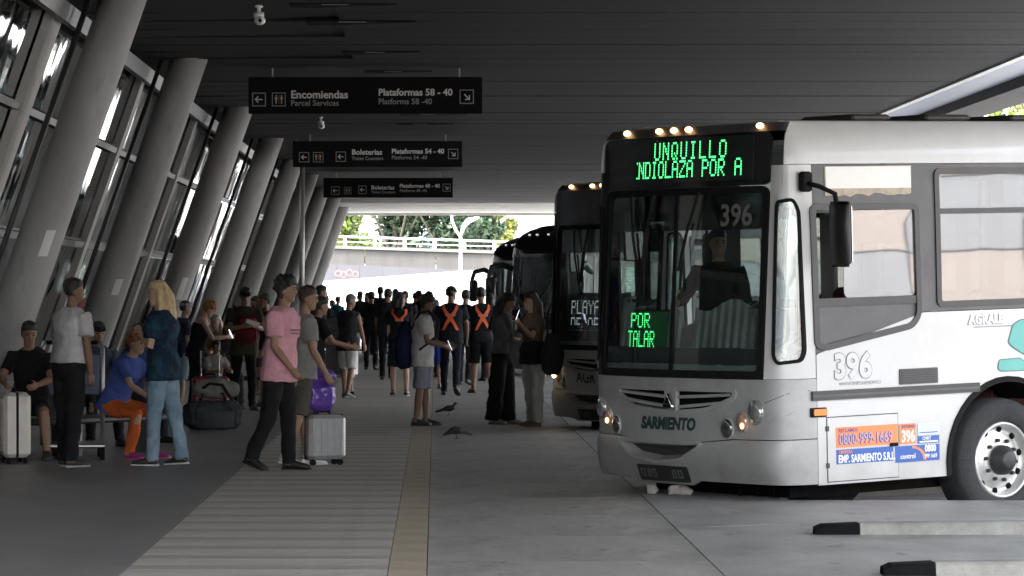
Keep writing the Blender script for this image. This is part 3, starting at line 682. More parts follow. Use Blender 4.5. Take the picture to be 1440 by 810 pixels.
    # --- wipers
    for y0, y1, z1 in ((-.62, -.45, 1.93), (-.30, -.42, 1.96), (.28, .07, 2.0)):
        mb = MB(); mb.tube([bsurf(y0, 2.74, .025), bsurf((y0 + y1)/2, 2.4, .05), bsurf(y1, z1 + .12, .03)], .012, 6); w_ = mb.obj('wiper', m_rub, root)
        mb = MB(); mb.tube([bsurf(y1 - (y1 - y0)*.45, z1 + .5, .018), bsurf(y1 - (y1 - y0)*.1, z1 + .22, .014), bsurf(y1 + .02, z1 - .04, .018)], .011, 6); mb.obj('wiper_blade', m_rub, w_)
    # --- driver side details
    fn = bsurf
    for k in range(1):
        mb = MB(); mb.tube([V((2.16, 1.25, 2.80)), V((2.13, 1.42, 2.76)), V((2.04, 1.5, 2.70)), V((2.02, 1.52, 2.5))], .02, 8); ar = mb.obj('mirror', m_rub, root, True)
        mb = MB(); mb.bbox((1.98, 1.42, 2.13), (2.06, 1.64, 2.64), .03); mb.obj('mirror_housing', mat('mirror_black', (.012, .012, .013), .4, 0, .1), ar, True)
        mb = MB(); mb.box((1.973, 1.44, 2.17), (1.979, 1.62, 2.60)); mb.obj('mirror_glass', m_chrome, ar)
        mb = MB(); mb.bbox((2.1, 1.245, 2.72), (2.2, 1.32, 2.88), .015); mb.obj('mirror_bracket', m_rub, ar)
    if detail:
        # torn paper left on the grey band over the driver's window
        rng = random.Random(3)
        edge = [(U(1.01) - .91*k/14, 2.735 - rng.random()*.03) for k in range(15)]
        sheet('torn_paper', [(U(1.92), 2.915), (U(1.0), 2.925)] + [(a, b - .028) for a, b in edge], [], fn, mat('torn_brown', (.5, .42, .33), .9, 0, .25, 15), root, .0035, .003, .12)
        sheet('blank_sticker', rect(U(1.91), 2.745, U(1.01), 2.918), [], fn, mat('sticker_white', (.85, .84, .8), .5, 0, .03), root, .006, .003, .3)
        for (a, b, n_) in ((U(1.6), 1.62, 1),): pass
        sheet('moulding', rect(U(2.09), 1.085, U(.32), 1.16), [], fn, m_frame, root, .022, .02, .3)
        sheet('moulding_line', rect(U(2.09), 1.112, U(.33), 1.128), [], fn, m_band, root, .026, .004, .3)
        v_ = sheet('vent', rpoly(rect(U(1.18), 1.155 + .02, U(.77), 1.3), .01), [], fn, mat('vent_grey', (.08, .08, .082), .6), root, .012, .015, .3)
        for k in range(6): sheet('slat', rect(U(1.16), 1.19 + .018*k, U(.79), 1.199 + .018*k), [], fn, m_frame, v_, .018, .008, .5)
        mk = sheet('side_marker', rpoly(rect(U(2.1), .955, U(1.96), 1.03), .01), [], fn, m_rub, root, .014, .02, .2); sheet('lens', rpoly(rect(U(2.085), .968, U(1.97), 1.02), .01), [], fn, m_amber, mk, .03, .016, .2)
        # service hatch
        hx0, hx1 = U(1.95), U(1.21)
        gap = sheet('hatch_gap', rect(hx0 - .008, .437, hx1 + .008, .953), [rect(hx0 + .004, .449, hx1 - .004, .941)], fn, m_frame, root, .0015, .003, .3)
        ht = sheet('hatch', rect(hx0, .445, hx1, .945), [], fn, m_paint, root, .006, .006, .3)
        for z in (.55, .84): sheet('hinge', rect(hx0 - .018, z, hx0 + .012, z + .04), [], fn, m_frame, ht, .012, .01, .3)
        sheet('latch', rpoly(rect(U(1.30), .688, U(1.22), .718), .01), [], fn, m_rub, ht, .02, .02, .3)
        m_or = mat('sticker_orange', (.86, .27, .1), .5, 0, .05); m_bl = mat('sticker_blue', (.04, .12, .42), .5, 0, .06); m_wh = mat('print_white', (.85, .85, .84), .6, 0, .03); m_pu = mat('print_violet', (.1, .07, .3), .6, 0, .05)
        def side_text(body, u, z, size, m, off, bold=.002, align='LEFT', sx=1.0, parent=root):
            return text('lettering', body, size, m, parent, frame_M((u, 1.25 + off, z), (-1, 0, 0), (0, 0, 1)), align, bold, .0008, sx)
        o1 = sheet('orange_sticker', rect(U(1.865), .705, U(1.215), .865), [], fn, m_or, ht, .0085, .002, .4)
        side_text('RECLAMOS', 1.84, .837, .04, m_pu, .0095, .0005); side_text('0800-999-1669', 1.842, .765, .118, m_pu, .0095, .004, sx=.78)
        side_text('0800-999-1669', 1.838, .767, .118, mat('print_lilac', (.5, .42, .55), .6), .0125, .0002, sx=.78)
        b1 = sheet('blue_sticker', rect(U(1.865), .575, U(1.265), .69), [], fn, m_bl, ht, .0085, .002, .4)
        side_text('EMPRESA', 1.84, .668, .036, m_or, .0095, .0005); side_text('EMP. SARMIENTO S.R.L.', 1.845, .612, .085, m_wh, .0095, .0025, sx=.69)
        o2 = sheet('orange_sticker', rect(U(1.195), .70, U(1.02), .862), [], fn, m_or, root, .0065, .002, .4)
        side_text('INTERNO', 1.17, .838, .035, m_pu, .0075, .0004); side_text('396', 1.175, .757, .13, m_wh, .0075, .004, sx=.75)
        b2 = sheet('blue_sticker', rect(U(1.245), .555, U(.765), .685), [], fn, m_bl, root, .0068, .002, .4)
        side_text('0800', .925, .652, .075, m_wh, .0078, .003, sx=.8); side_text('999 1669', .93, .592, .045, m_wh, .0078, .001, sx=.8); side_text('control', 1.19, .60, .055, m_wh, .0078, .001)
        arc = [(U(1.06) + .15*sin(t), .565 + .115*cos(t)) for t in [pi/2*k/8 for k in range(9)]] + [(U(1.06) + .12*sin(t), .565 + .098*cos(t)) for t in [pi/2*(8 - k)/8 for k in range(9)]]
        sheet('sticker_arc', arc, [], fn, m_or, root, .0080, .001, .3)
        w2 = sheet('white_sticker', rect(U(.995), .765, U(.765), .857), [], fn, mat('sticker_pale', (.62, .68, .78), .5, 0, .1, 30), root, .0065, .002, .4)
        sheet('sticker_line', rect(U(.98), .778, U(.78), .786), [], fn, m_bl, root, .0075, .001, .4)
        sheet('blue_sticker', rect(U(.995), .695, U(.765), .755), [], fn, m_bl, root, .0066, .002, .4); side_text('CNRT', .95, .735, .035, m_wh, .0076, .001); sheet('sticker_line', rect(U(.98), .703, U(.78), .715), [], fn, m_wh, root, .0076, .001, .4)
        # fleet number drawn as an outline, line of small print, maker's name
        m_out = mat('outline_grey', (.2, .2, .2), .6); side_text('396', 1.87, 1.335, .27, m_out, .0035, .016, sx=.98); side_text('396', 1.87, 1.335, .27, m_paint, .0055, .010, sx=.98)
        side_text('WWW.EMPSARMIENTO', 1.82, 1.205, .042, mat('print_pale', (.42, .42, .44), .6), .003, 0)
        side_text('AGRALE', .42, 1.665, .105, m_out, .003, .006, sx=1.0); side_text('AGRALE', .415, 1.668, .105, m_wh, .0052, .004, sx=1.0)
        sheet('moulding_line', rect(U(.36), 1.605, U(-.1), 1.612), [], fn, m_out, root, .004, .002, .4)
        # green company emblem
        m_gn = mat('emblem_green', (.12, .42, .37), .45, 0, .06); m_gd = mat('emblem_edge', (.12, .2, .2), .5)
        for pts in ([(U(-.01), 1.47), (U(-.07), 1.62), (U(-.16), 1.66), (U(-1.1), 1.66), (U(-1.1), 1.56), (U(-.55), 1.54), (U(-.6), 1.42), (U(-.45), 1.30), (U(-.2), 1.36), (U(-.06), 1.43)],
                    [(U(.11), 1.26), (U(.09), 1.34), (U(-.16), 1.345), (U(-.18), 1.325), (U(-.45), 1.325), (U(-.6), 1.23), (U(.07), 1.235)]):
            q = rpoly(pts, .03); sheet('emblem_edge', q, [], fn, m_gd, root, .004, .003, .5); sheet('emblem', inset(q, .01), [], fn, m_gn, root, .007, .003, .5)
        # seam and scratches on the front corner
        sheet('panel_seam', [(1.05, 1.08), (1.25, 1.15), (1.42, 1.17), (1.42, 1.166), (1.25, 1.145), (1.05, 1.074)], [], bsurf, m_frame, root, .002, .003, .1)
        sheet('scuff', [(1.08, .92), (1.25, .985), (1.34, 1.03), (1.25, .977), (1.08, .908)], [], bsurf, mat('scuff_grey', (.3, .3, .3), .7), root, .0015, .002, .1)
        # fleet number on the windscreen
        tx = text('lettering', '396', .24, mat('glass_print', (.33, .32, .31), .8), root, frame_M((2.36, .69, 2.545), (0, 1, 0), (0, 0, 1)), 'CENTER', .005, .001, .98)
        for v_ in tx.data.vertices: v_.co = bsurf(v_.co.y, v_.co.z, .003)
        # second display low behind the windscreen
        d2 = MB(); d2.bbox((2.24, -.76, 1.45), (2.29, -.22, 1.80), .02); dd = d2.obj('window_display', m_intd, root)
        fl = lambda y, z, o: bsurf(y, z, -.045)
        dots('POR', fl, -.66, 1.775, .0165, .0175, 0, m_led, dd); dots('TALAR', fl, -.70, 1.63, .0135, .0195, 0, m_led, dd, -9, -.27, 7)
    elif texts.get('disp'):
        d2 = MB(); d2.bbox((2.22, -.9, 1.5), (2.27, .3, 1.95), .02); dd = d2.obj('window_display', m_intd, root)
        fl = lambda y, z, o: bsurf(y, z, -.045)
        dots(texts['disp'][0], fl, -.72, 1.86, .0215, .024, 0, m_ledw, dd); dots(texts['disp'][1], fl, -.72, 1.655, .0215, .024, 0, m_ledw, dd, rows=4)
        tx = text('lettering', 'AGR', .2, m_intd, root, frame_M((2.5, -.3, .93), (0, 1, 0), (0, 0, 1)), 'CENTER', .004, .001)
        for v_ in tx.data.vertices: v_.co = bsurf(v_.co.y, v_.co.z, .004)
    # --- inside: floor, dashboard, wheel, seats, partition, ceiling lining, added glint mirror
    mb = MB(); mb.box((xr + .05, -.9, .62), (2.3, .9, .74)); mb.obj('cabin_floor', m_intd, root)
    mb = MB(); mb.box((xr + .05, -1.15, 3.1), (2.0, 1.15, 3.14)); mb.obj('cabin_lining', m_int, root)
    mb = MB(); mb.loft([[V((x, y, z)) for x, y in ((1.75, -1.1), (2.36, -1.1), (2.42, 0), (2.36, 1.1), (1.75, 1.1))] for z in (.75, 1.30)]); mb.obj('dashboard', m_intd, root)
    sheet('dash_panel', rect(-1.0, 1.37, 1.0, 1.50), [], bsurf, mat('dash_grey', (.075, .075, .08), .6), root, -.03, .01, .2); sheet('dash_strip', rect(-1.0, 1.315, 1.0, 1.365), [], bsurf, mat('strip_grey', (.42, .42, .41), .6), root, -.026, .01, .2)
    M = Matrix.Translation((1.72, .55, 1.5)) @ Matrix.Rotation(R(28), 4, 'Y')
    mb = MB(); mb.lathe([(.23, -.015), (.25, 0), (.23, .015), (.215, 0), (.23, -.015)], M, 24); sw = mb.obj('steering_wheel', m_rub, root, True)
    mb = MB(); mb.tube([M @ V((-.22, 0, 0)), M @ V((.22, 0, 0))], .015); mb.tube([M @ V((0, 0, 0)), V((1.95, .55, 1.15))], .03); mb.obj('column', m_rub, sw)
    mb = MB(); mb.bbox((1.05, .32, 1.1), (1.5, .78, 1.24), .04); mb.bbox((.95, .32, 1.2), (1.08, .78, 1.95), .04); mb.box((1.15, .4, .74), (1.4, .7, 1.1)); mb.obj('driver_seat', m_seat, root)
    mb = MB()
    for y0, y1 in ((-.15, .02), (.95, 1.18)): mb.box((.72, y0, .74), (.76, y1, 2.55))
    mb.box((.72, -.15, .74), (.76, 1.18, 1.35)); mb.box((.72, -.15, 2.3), (.76, 1.18, 2.55)); mb.obj('cab_partition', mat('partition_pale', (.68, .67, .65), .5, 0, .06), root)
    mb = MB()
    for k in range(7): mb.tube([V((.5 - 1.1*k, sy*.35, .75)) for sy in (1,)] + [V((.5 - 1.1*k, .35, 3.1))], .017)
    mb.tube([V((1.6, -.2, 1.0)), V((1.6, -.2, 1.75)), V((1.35, -.2, 1.85)), V((1.1, -.2, 1.75)), V((1.1, -.2, .75))], .022); mb.obj('handrail', m_chrome, root, True, kind='stuff')
    if detail:                                          # pale pleats added to stand in for the facade's reflection in the windscreen
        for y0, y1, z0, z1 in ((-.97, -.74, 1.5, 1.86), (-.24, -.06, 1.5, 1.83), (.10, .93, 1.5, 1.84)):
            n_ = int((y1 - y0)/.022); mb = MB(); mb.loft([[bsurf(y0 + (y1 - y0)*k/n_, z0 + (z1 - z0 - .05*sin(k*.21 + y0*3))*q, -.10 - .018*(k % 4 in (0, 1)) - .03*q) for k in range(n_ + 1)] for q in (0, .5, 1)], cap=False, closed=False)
            mb.obj('reflection_pleats', mat('reflection_grey', (.33, .32, .31), .8, 0, .25, 5), root, False, fix=False)
        sheet('reflection_edge', rect(-.97, 1.86, -.72, 1.885), [], bsurf, m_seat, root, -.13, .01, .2)
    sb = MB(); sb.bbox((-.22, -.2, 0), (.2, .2, .1), .03); sb.bbox((-.24, -.2, .08), (-.16, .2, .72), .03); sb.box((-.05, -.1, -.4), (.05, .1, 0)); sme = sb.mesh('passenger_seat'); sme.materials.append(m_seat)
    for k in range(8):
        for y in (-.95, -.53, .53, .95):
            if y > 0 and k == 0: continue
            o = link('passenger_seat', sme, None, root, (.35 - .82*k, y, 1.15))
    mb = MB(); mb.bbox((-.1, -.025, 2.2), (.1, 0, 2.62), .012); im = mb.obj('glint_mirror', m_rub, root); im.location = (2.1, -.95, 0); im.rotation_euler = (0, 0, R(-8.7))  # added mirror, turned towards the bright yard to make a windscreen reflection
    mb = MB(); mb.add([V((-.09, .002, 2.21)), V((.08, .002, 2.21)), V((.09, .002, 2.61)), V((-.07, .002, 2.61))], [(0, 1, 2, 3)])
    mb.obj('mirror_glass', m_chrome, im, fix=False)
    # --- underside and wheels
    mb = MB(); mb.box((xr + .1, -.85, .3), (2.0, .85, .62)); mb.box((-5.2, -1.15, .36), (-.75, 1.15, .62)); mb.box((.75, -1.12, .40), (2.1, 1.12, .6)); mb.obj('chassis', m_black, root)
    tp = []
    for r, h in ((.30, -.13), (.40, -.15), (.48, -.15), (.505, -.12), (.51, 0), (.505, .11), (.48, .135), (.42, .15), (.335, .145), (.31, .12), (.30, .05)): tp.append((r, h))
    def wheel(x, sg):
        w = bpy.data.objects.new('wheel', None); C.objects.link(w); w.parent = root; w.location = (x, sg*1.06, .51); w.rotation_euler = (R(-90*sg), 0, 0)
        mb = MB(); mb.loft([[V((r*cos(2*pi*j/48), r*sin(2*pi*j/48), h)) for j in range(48)] for r, h in tp + [tp[0]]], cap=False); mb.obj('tyre', m_tyre, w, True)
        mb = MB(); mb.lathe([(.31, -.1), (.315, .125), (.298, .14), (.285, .12), (.27, .06), (.235, .05), (.2, .085), (.14, .095), (.12, .095)], n=40); mb.obj('rim', m_rim, w, True)
        mb = MB(); mb.lathe([(.125, .08), (.12, .15), (.085, .17), (.08, .2), (.05, .21)], n=20); mb.obj('hub', mat('hub_dark', (.05, .05, .05), .5, .4), w, True)
        for j in range(10):
            t = 2*pi*j/10 + .2
            mb = MB(); mb.ball((.255*cos(t), .255*sin(t), .058), (.03, .03, .014), 10, 4); mb.obj('rim_hole', m_black, w, True)
            t += .31
            mb = MB(); mb.lathe([(.017, .085), (.017, .115), (.012, .125)], Matrix.Translation((.165*cos(t), .165*sin(t), 0)), 6); mb.obj('wheel_nut', _mats['hub_dark'], w)
        return w
    wheel(0, 1); wheel(0, -1); wheel(-6, 1); wheel(-6, -1)
    mb = MB()
    mb.loft([[V((.64*cos(pi*k/14), y, .51 + .64*sin(pi*k/14))) for k in range(15)] for y in (.75, 1.22)], cap=False, closed=False); mb.obj('arch_lining', m_black, root, fix=False)
    # roof hatches and the small pipes under the bumper
    for x, w in ((1.35, .42), (.55, .5), (-.4, .9)):
        mb = MB(); mb.bbox((x - w, .3, 3.29), (x, .95, 3.345), .02); mb.obj('roof_hatch', m_intd, root)
    mb = MB(); mb.tube([V((2.1, .35, .5)), V((2.1, .36, .26))], .012); mb.obj('hanging_pipe', m_rub, root)
    mb = MB(); mb.tube([V((2.05, .5, .5)), V((2.05, .52, .3)), V((2.04, .6, .27)), V((2.03, .68, .32)), V((2.03, .7, .5))], .008); mb.obj('hanging_hose', m_rub, root)
    return root
BUS = (3.968, 30.061, -0.247)
bus1 = make_bus('city_bus', 'white city bus numbered 396 with a green lit display reading UNQUILLO', BUS, True, dict(row1='UNQUILLO', row2='ENDIOLAZA POR AL', name='SARMIENTO'))
bus2 = make_bus('city_bus', 'grey-fronted city bus with a lit headlight and white PLAYAS sign, behind bus 396', (BUS[0] + .08, BUS[1] + 14.2, BUS[2]), False, dict(disp=('PLAYAS', 'DE ORO'), lamp_on=True))

# ------------------------------------------------------------------ the dark coach farther along
def coach(loc, label):
    root = thing('coach', label, 'bus', loc, R(215), 'dark coaches')
    mk = mat('coach_black', (.018, .019, .021), .18, 0, .1, 3, coat=.6)
    def pl(s, z):
        a = abs(s); sg = 1 if s >= 0 else -1
        if a < 1.5:
            t = a/1.5*pi/2; x = 1.55 + 1.0*cos(t)**.75; y = 1.27*sin(t)**.8
        else: x = 1.55 - (a - 1.5); y = 1.27
        w = max(0, 1 - a/1.7); lean = .0
        if z > 1.2: lean = .12*(z - 1.2) + .16*max(0, z - 2.6)**1.6*1.2
        return x - lean*w, sg*y, w
    def cs(s, z, off=0.0):
        x, y, w = pl(s, z); x1, y1, _ = pl(s + .01, z); x0, y0, _ = pl(s - .01, z); n = V((y1 - y0, x0 - x1)).normalized()
        q = min(1, max(0, (z - 2.95)/(3.55 - 2.95))); d = .62*(1 - sqrt(max(0, 1 - q*q)))
        return V((x, y, z if z < 2.7 else 2.7 + (z - 2.7)*.68)) + V((n.x, n.y, 0))*(off - d)
    L = 11.5
    sheet('front_mask', rect(-1.5, 2.72, 1.5, 3.5), [], cs, mk, root, 0, .03, .12)
    sheet('front_panel', rect(-1.5, .8, 1.5, 1.18), [], cs, mat('coach_grey', (.2, .2, .205), .3, .2, .1, coat=.3), root, 0, .03, .12)
    sheet('bumper', rpoly(rect(-1.5, .38, 1.5, .79), .08), [], cs, _mats['coach_grey'], root, .02, .04, .12)
    fr = rpoly(rect(-1.45, 1.2, 1.45, 2.71), .1)
    sheet('windscreen_frame', fr, [inset(rpoly(rect(-1.4, 1.25, -.03, 2.66), .08), 0), rpoly(rect(.03, 1.25, 1.4, 2.66), .08)], cs, mk, root, .006, .02, .12)
    for a, b in ((-1.4, -.03), (.03, 1.4)): sheet('windscreen', rpoly(rect(a, 1.25, b, 2.66), .08), [], cs, glass('coach_glass', (.22, .24, .24), .06, .01), root, -.01, .006, .14)
    for sg in (1, -1):
        fn = cs if sg > 0 else (lambda s, z, off: cs(-s, z, off))
        holes = [rpoly(rect(1.75 + 1.5*k, 1.45, 3.15 + 1.5*k, 2.6), .1) for k in range(6)]
        sheet('side_panel', rect(1.501, .38, L, 3.5), holes, fn, mk, root, 0, .03, .3)
        for h in holes: sheet('window', inset(h, -.02), [], fn, m_clear, root, -.008, .006, .6)
        sheet('door_edge', rect(1.3, .5, 1.33, 2.7), [], fn, _mats['coach_grey'], root, .012, .02, .3)
    mb = MB(); r_ = [[(lambda p: V((p.x*1.0, p.y*q, p.z + dz)))(cs(s, 3.49)) for s in ([-(L - .4*k) for k in range(25)] + [-1.4 + 2.8*k/20 for k in range(21)] + [L - .4*(24 - k) for k in range(25)])] for q, dz in ((1, 0), (.7, .05), (.3, .07))]
    mb.loft(r_); mb.obj('roof', mk, root, True)
    mb = MB(); mb.box((1.5 - L + 1.5, -1.25, .4), (1.55 - L + 1.5, 1.25, 3.4)); mb.obj('rear_panel', mk, root)
    for y in (-1.05, -.35, -.15, .02, .2, .9):
        mb = MB(); mb.ball(cs(y, 3.3, .0), (.03, .035, .02)); mb.obj('marker_light', m_ledw, root, True)
    for y, z in ((-1.0, 3.02), (-.93, 3.02)):
        mb = MB(); mb.ball(cs(y, z, .0), (.02, .02, .02)); mb.obj('roof_lamp', m_ledw, root, True)
    for sg in (1, -1):
        mb = MB(); p = cs(sg*1.25, 2.35); pts = [p, p + V((.28, sg*.16, .16)), p + V((.52, sg*.22, .1)), p + V((.58, sg*.24, -.08))]
        mb.chain(pts, [.06, .065, .06, .05], 10); e = mb.obj('ear_mirror', mat('mirror_grey', (.06, .06, .062), .3, 0, .1), root, True)
        mb = MB(); q = p + V((.56, sg*.23, -.35)); mb.bbox((q.x - .07, q.y - .13, q.z - .28), (q.x + .05, q.y + .13, q.z + .26), .04); mb.obj('mirror_housing', _mats['mirror_grey'], e, True)
        mb = MB(); mb.box((q.x - .078, q.y - .1, q.z - .23), (q.x - .0705, q.y + .1, q.z + .2)); mb.obj('mirror_glass', m_chrome, e)
        mb = MB(); mb.lathe([(.05, 0), (.11, .01), (.11, .03), (.04, .04)], Matrix.Translation(cs(sg*.95, .95)) @ Matrix.Rotation(R(90), 4, 'Y'), 14); mb.obj('headlight', m_lens, root, True)
        for x in (-.2, -6.2):
            mb = MB(); mb.lathe([(.2, -.13), (.48, -.13), (.51, -.08), (.51, .08), (.48, .13), (.3, .13), (.28, .08), (.1, .12)], Matrix.Translation((x, sg*1.1, .51)) @ Matrix.Rotation(R(-90*sg), 4, 'X'), 28); mb.obj('wheel', m_tyre, root, True)
    mb = MB(); mb.box((-9.5, -1.22, .7), (2.0, 1.22, .78)); mb.box((1.4, -1.1, .78), (2.0, 1.1, 1.25)); mb.obj('cabin_floor', m_intd, root)
    for k in range(6):
        for y in (-.75, .75):
            mb = MB(); mb.bbox((.2 - k, y - .4, .78), (.7 - k, y + .4, 1.3), .03); mb.bbox((.12 - k, y - .4, 1.2), (.25 - k, y + .4, 1.95), .03); mb.obj('passenger_seat', m_intd, root)
    for a, b in ((-.1, .4), (-.7, -.3)):
        mb = MB(); mb.tube([cs(a, 1.3, .03), cs((a + b)/2, 1.7, .05), cs(b, 2.2, .03)], .015, 6); mb.obj('wiper', m_rub, root)
coach((3.95, 73.4, -.25), 'dark coach with a row of small roof lights, directly behind the PLAYAS bus')
coach((3.75, 87.7, -.25), 'dark coach whose ear mirror sticks out over the crowd, farthest of the buses')
# ------------------------------------------------------------------ people
SKIN = {'tan': (.33, .19, .12), 'light': (.5, .32, .23), 'brown': (.2, .11, .065), 'dark': (.12, .065, .04)}
def skin_mat(k): return mat('skin_' + k, SKIN[k], .55, 0, .12, 14)
HAIR = {'black': (.012, .010, .009), 'brown': (.05, .028, .016), 'blonde': (.62, .45, .24), 'red': (.3, .11, .04), 'grey': (.3, .29, .28), 'pale': (.55, .5, .42)}
def person(label, loc, H, yaw, lod=1, sex='m', skin='tan', hair=('short', 'black'), top=('short', (.1, .1, .1)), bottom=('long', (.03, .03, .03)), shoes=(.03, .03, .03), sole=None,
           lean=3, hips=((4, 3), (-4, 3)), knees=(3, 3), arms=((2, 9, 12), (2, 9, 12)), head=(0, 5), belly=1.0, hem=-.06, cap=None, fit=1.0, wide=1.0, harness=None, sit=False, group='people on the platform', print_=None, sandal=False, hipz=None, twist=0, extra=None):
    """a clothed figure facing local +x; angles in degrees; hips and arms are (left, right)"""
    root = thing('person', label, 'person', loc, R(yaw), group)
    k = H/1.75; f = sex == 'f'; vox = (.0085, .0115, .015)[lod]; nseg = (14, 12, 10)[lod]
    P0 = V((0, 0, 0)); ln = R(lean); up = V((sin(ln), 0, cos(ln))); fw = V((cos(ln), 0, -sin(ln)))
    B = 1.0 if f else 1.07
    HW = [(-.09, .10, .085), (-.04, .155, .11), (.02, .165 if not f else .178, .115), (.10, .158 if not f else .165, .112), (.19, .143 if not f else .125, .100), (.30, .152 if not f else .135, .106), (.40, .168 if not f else .148, .118 if not f else .125), (.49, .172 if not f else .15, .108), (.545, .135 if not f else .12, .085), (.585, .075, .062), (.62, .056, .056)]
    def tor(t, ang, infl=0.0):
        for (a, w0, d0), (b, w1, d1) in zip(HW, HW[1:]):
            if t <= b or b == HW[-1][0]:
                q = min(1, max(0, (t - a)/(b - a))); q = q*q*(3 - 2*q)*.5 + q*.5; w, d = (w0 + (w1 - w0)*q)*(B if t < .57 else 1), d0 + (d1 - d0)*q; break
        if .0 < t < .42: d *= 1 + (belly - 1)*sin(pi*(t)/.42); w *= 1 + (belly - 1)*.6*sin(pi*t/.42)
        c, s_ = cos(ang), sin(ang); e = .82
        tw = R(twist)*min(1, max(0, t/.45))
        px, py = (abs(c)**e*(1 if c > 0 else -1))*(d*k + infl), (abs(s_)**e*(1 if s_ > 0 else -1))*(w*k + infl)
        if f and c > 0 and .30 < t < .47: px += .022*k*sin(pi*(t - .30)/.17)
        px += (.012*k if c < 0 and t > .35 else 0)*-1
        X, Y = px*cos(tw) - py*sin(tw), px*sin(tw) + py*cos(tw)
        return P0 + up*(t*k) + fw*X + V((0, Y, 0))
    def tring(t, infl=0.0, n=20): return [tor(t, 2*pi*j/n, infl) for j in range(n)]
    LEG = {}
    for i, sg in enumerate((1, -1)):
        fx, ab = hips[i]; kn = knees[i]; a = R(fx); b = R(fx - kn); o = R(ab)
        hip = P0 + V((0, sg*.09*k, -.01*k)); kd = V((sin(a)*cos(o), sg*sin(o), -cos(a)*cos(o))); knee = hip + kd*(.43*k)
        sd = V((sin(b)*cos(o*.4), sg*sin(o)*.3, -cos(b)*cos(o*.4))); ank = knee + sd*(.415*k)
        toe = R(max(0, -(fx - kn) - 8)) if not sit else 0     # heel lifts behind a walking figure
        fd = V((cos(toe), sg*.14, -sin(toe)))
        LEG[sg] = (hip, knee, ank, fd.normalized())
    low = min(min(L[2].z - .075*k, (L[2] + L[3]*.19*k).z - .05*k) for L in LEG.values())
    base = -low if hipz is None else hipz
    P0.z += base
    for sg in LEG: 
        h_, n_, a_, d_ = LEG[sg]; LEG[sg] = (h_ + V((0, 0, base)), n_ + V((0, 0, base)), a_ + V((0, 0, base)), d_)
    ARM = {}
    for i, sg in enumerate((1, -1)):
        fx, ab, el = arms[i][:3]; inn = arms[i][3] if len(arms[i]) > 3 else 8
        tw = R(twist); shy = (.178 if not f else .145)*k
        sh = P0 + up*(.505*k) + V((-sg*shy*sin(tw), sg*shy*cos(tw), 0))
        a = R(fx); o = R(ab); d1 = V((sin(a)*cos(o), sg*sin(o), -cos(a)*cos(o)))
        a2 = R(fx + el); o2 = R(inn); d2 = V((sin(a2)*cos(o2), -sg*sin(o2) + sg*sin(o)*.4, -cos(a2)*cos(o2))).normalized()
        elb = sh + d1*(.29*k); wr = elb + d2*(.25*k)
        ARM[sg] = (sh, elb, wr, d1, d2)
    hy, hp = R(head[0]), R(head[1] + lean*.3)
    neck0 = P0 + up*(.56*k); neck1 = neck0 + (up*.9 + fw*.15)*(.10*k)
    HM = Matrix.Translation(neck1 + V((0, 0, -.015*k))) @ Euler((0, hp, hy)).to_matrix().to_4x4() @ Matrix.Scale(k*.985, 4)
    HEAD = [(.0, .022, .072, .035), (.012, .04, .088, .01), (.035, .052, .092, -.02), (.07, .062, .090, -.06), (.105, .068, .090, -.083), (.14, .072, .089, -.097), (.175, .071, .084, -.10), (.205, .058, .062, -.082), (.222, .038, .035, -.055), (.23, .012, .008, -.02)]
    def hring(z, w, fr, bk, g=0, n=16): return [HM @ V(((fr + bk)/2 + cos(2*pi*j/n)*((fr - bk)/2 + g), sin(2*pi*j/n)*(w + g), z)) for j in range(n)]
    # body: one continuous skin from head to foot
    mb = MB()
    mb.loft([tring(t) for t in [-.09, -.04, .02, .10, .19, .30, .40, .49, .545, .585]])
    mb.chain([neck0 - up*.03*k, neck0 + up*.03*k, neck1 + up*.05*k], [.062*k, .053*k, .052*k], nseg)
    mb.loft([hring(*h) for h in HEAD])
    mb.ball(HM @ V((.097, 0, .098)), (.017*k, .014*k, .02*k), 8, 6, HM.to_3x3().normalized()); mb.chain([HM @ V((.088, 0, .13)), HM @ V((.1, 0, .10))], [.009*k, .012*k], 8)
    for sg in (1, -1): mb.ball(HM @ V((-.012, sg*.073, .105)), (.022*k, .009*k, .032*k), 8, 6, HM.to_3x3().normalized())
    for sg in (1, -1):
        hip, knee, ank, fd = LEG[sg]
        mid = hip.lerp(knee, .45); calf = knee.lerp(ank, .32)
        mb.chain([hip, mid, knee - (knee - hip)*.06, knee, calf, knee.lerp(ank, .7), ank], [.086*k*(1.07 if f else 1), .074*k, .056*k, .054*k, .056*k, .042*k, .036*k], nseg)
        mb.chain([ank + V((0, 0, -.01)) - fd*.03*k, ank + fd*.06*k - V((0, 0, .03*k)), ank + fd*.15*k - V((0, 0, .045*k))], [.038*k, .036*k, .025*k], nseg)
        sh, elb, wr, d1, d2 = ARM[sg]; am = .9 if f else 1.0
        mb.chain([sh - V((0, sg*.05*k, 0)), sh, sh.lerp(elb, .4), elb, elb.lerp(wr, .3), wr], [.05*k*am, .056*k*am, .047*k*am, .038*k*am, .039*k*am, .027*k*am], nseg)
        # hand: a palm, four fingers of unequal length bent towards the palm, and a thumb leaving its side
        lat0 = V((1, 0, 0)) if abs(d2.x) < .75 else V((0, 0, 1)); lat = (lat0 - d2*lat0.dot(d2)).normalized()
        pn = d2.cross(lat); pn = pn if pn.y*sg < 0 else -pn
        hk = k*(1.0 if lod == 0 else 1.12); fr = (.0085, .0095, .0115)[lod]
        mb.chain([wr, wr + d2*.035*hk, wr + d2*.075*hk, wr + d2*.092*hk], [.026*hk, .036*hk, .04*hk, .036*hk], 10, flat=.45, ref=pn)
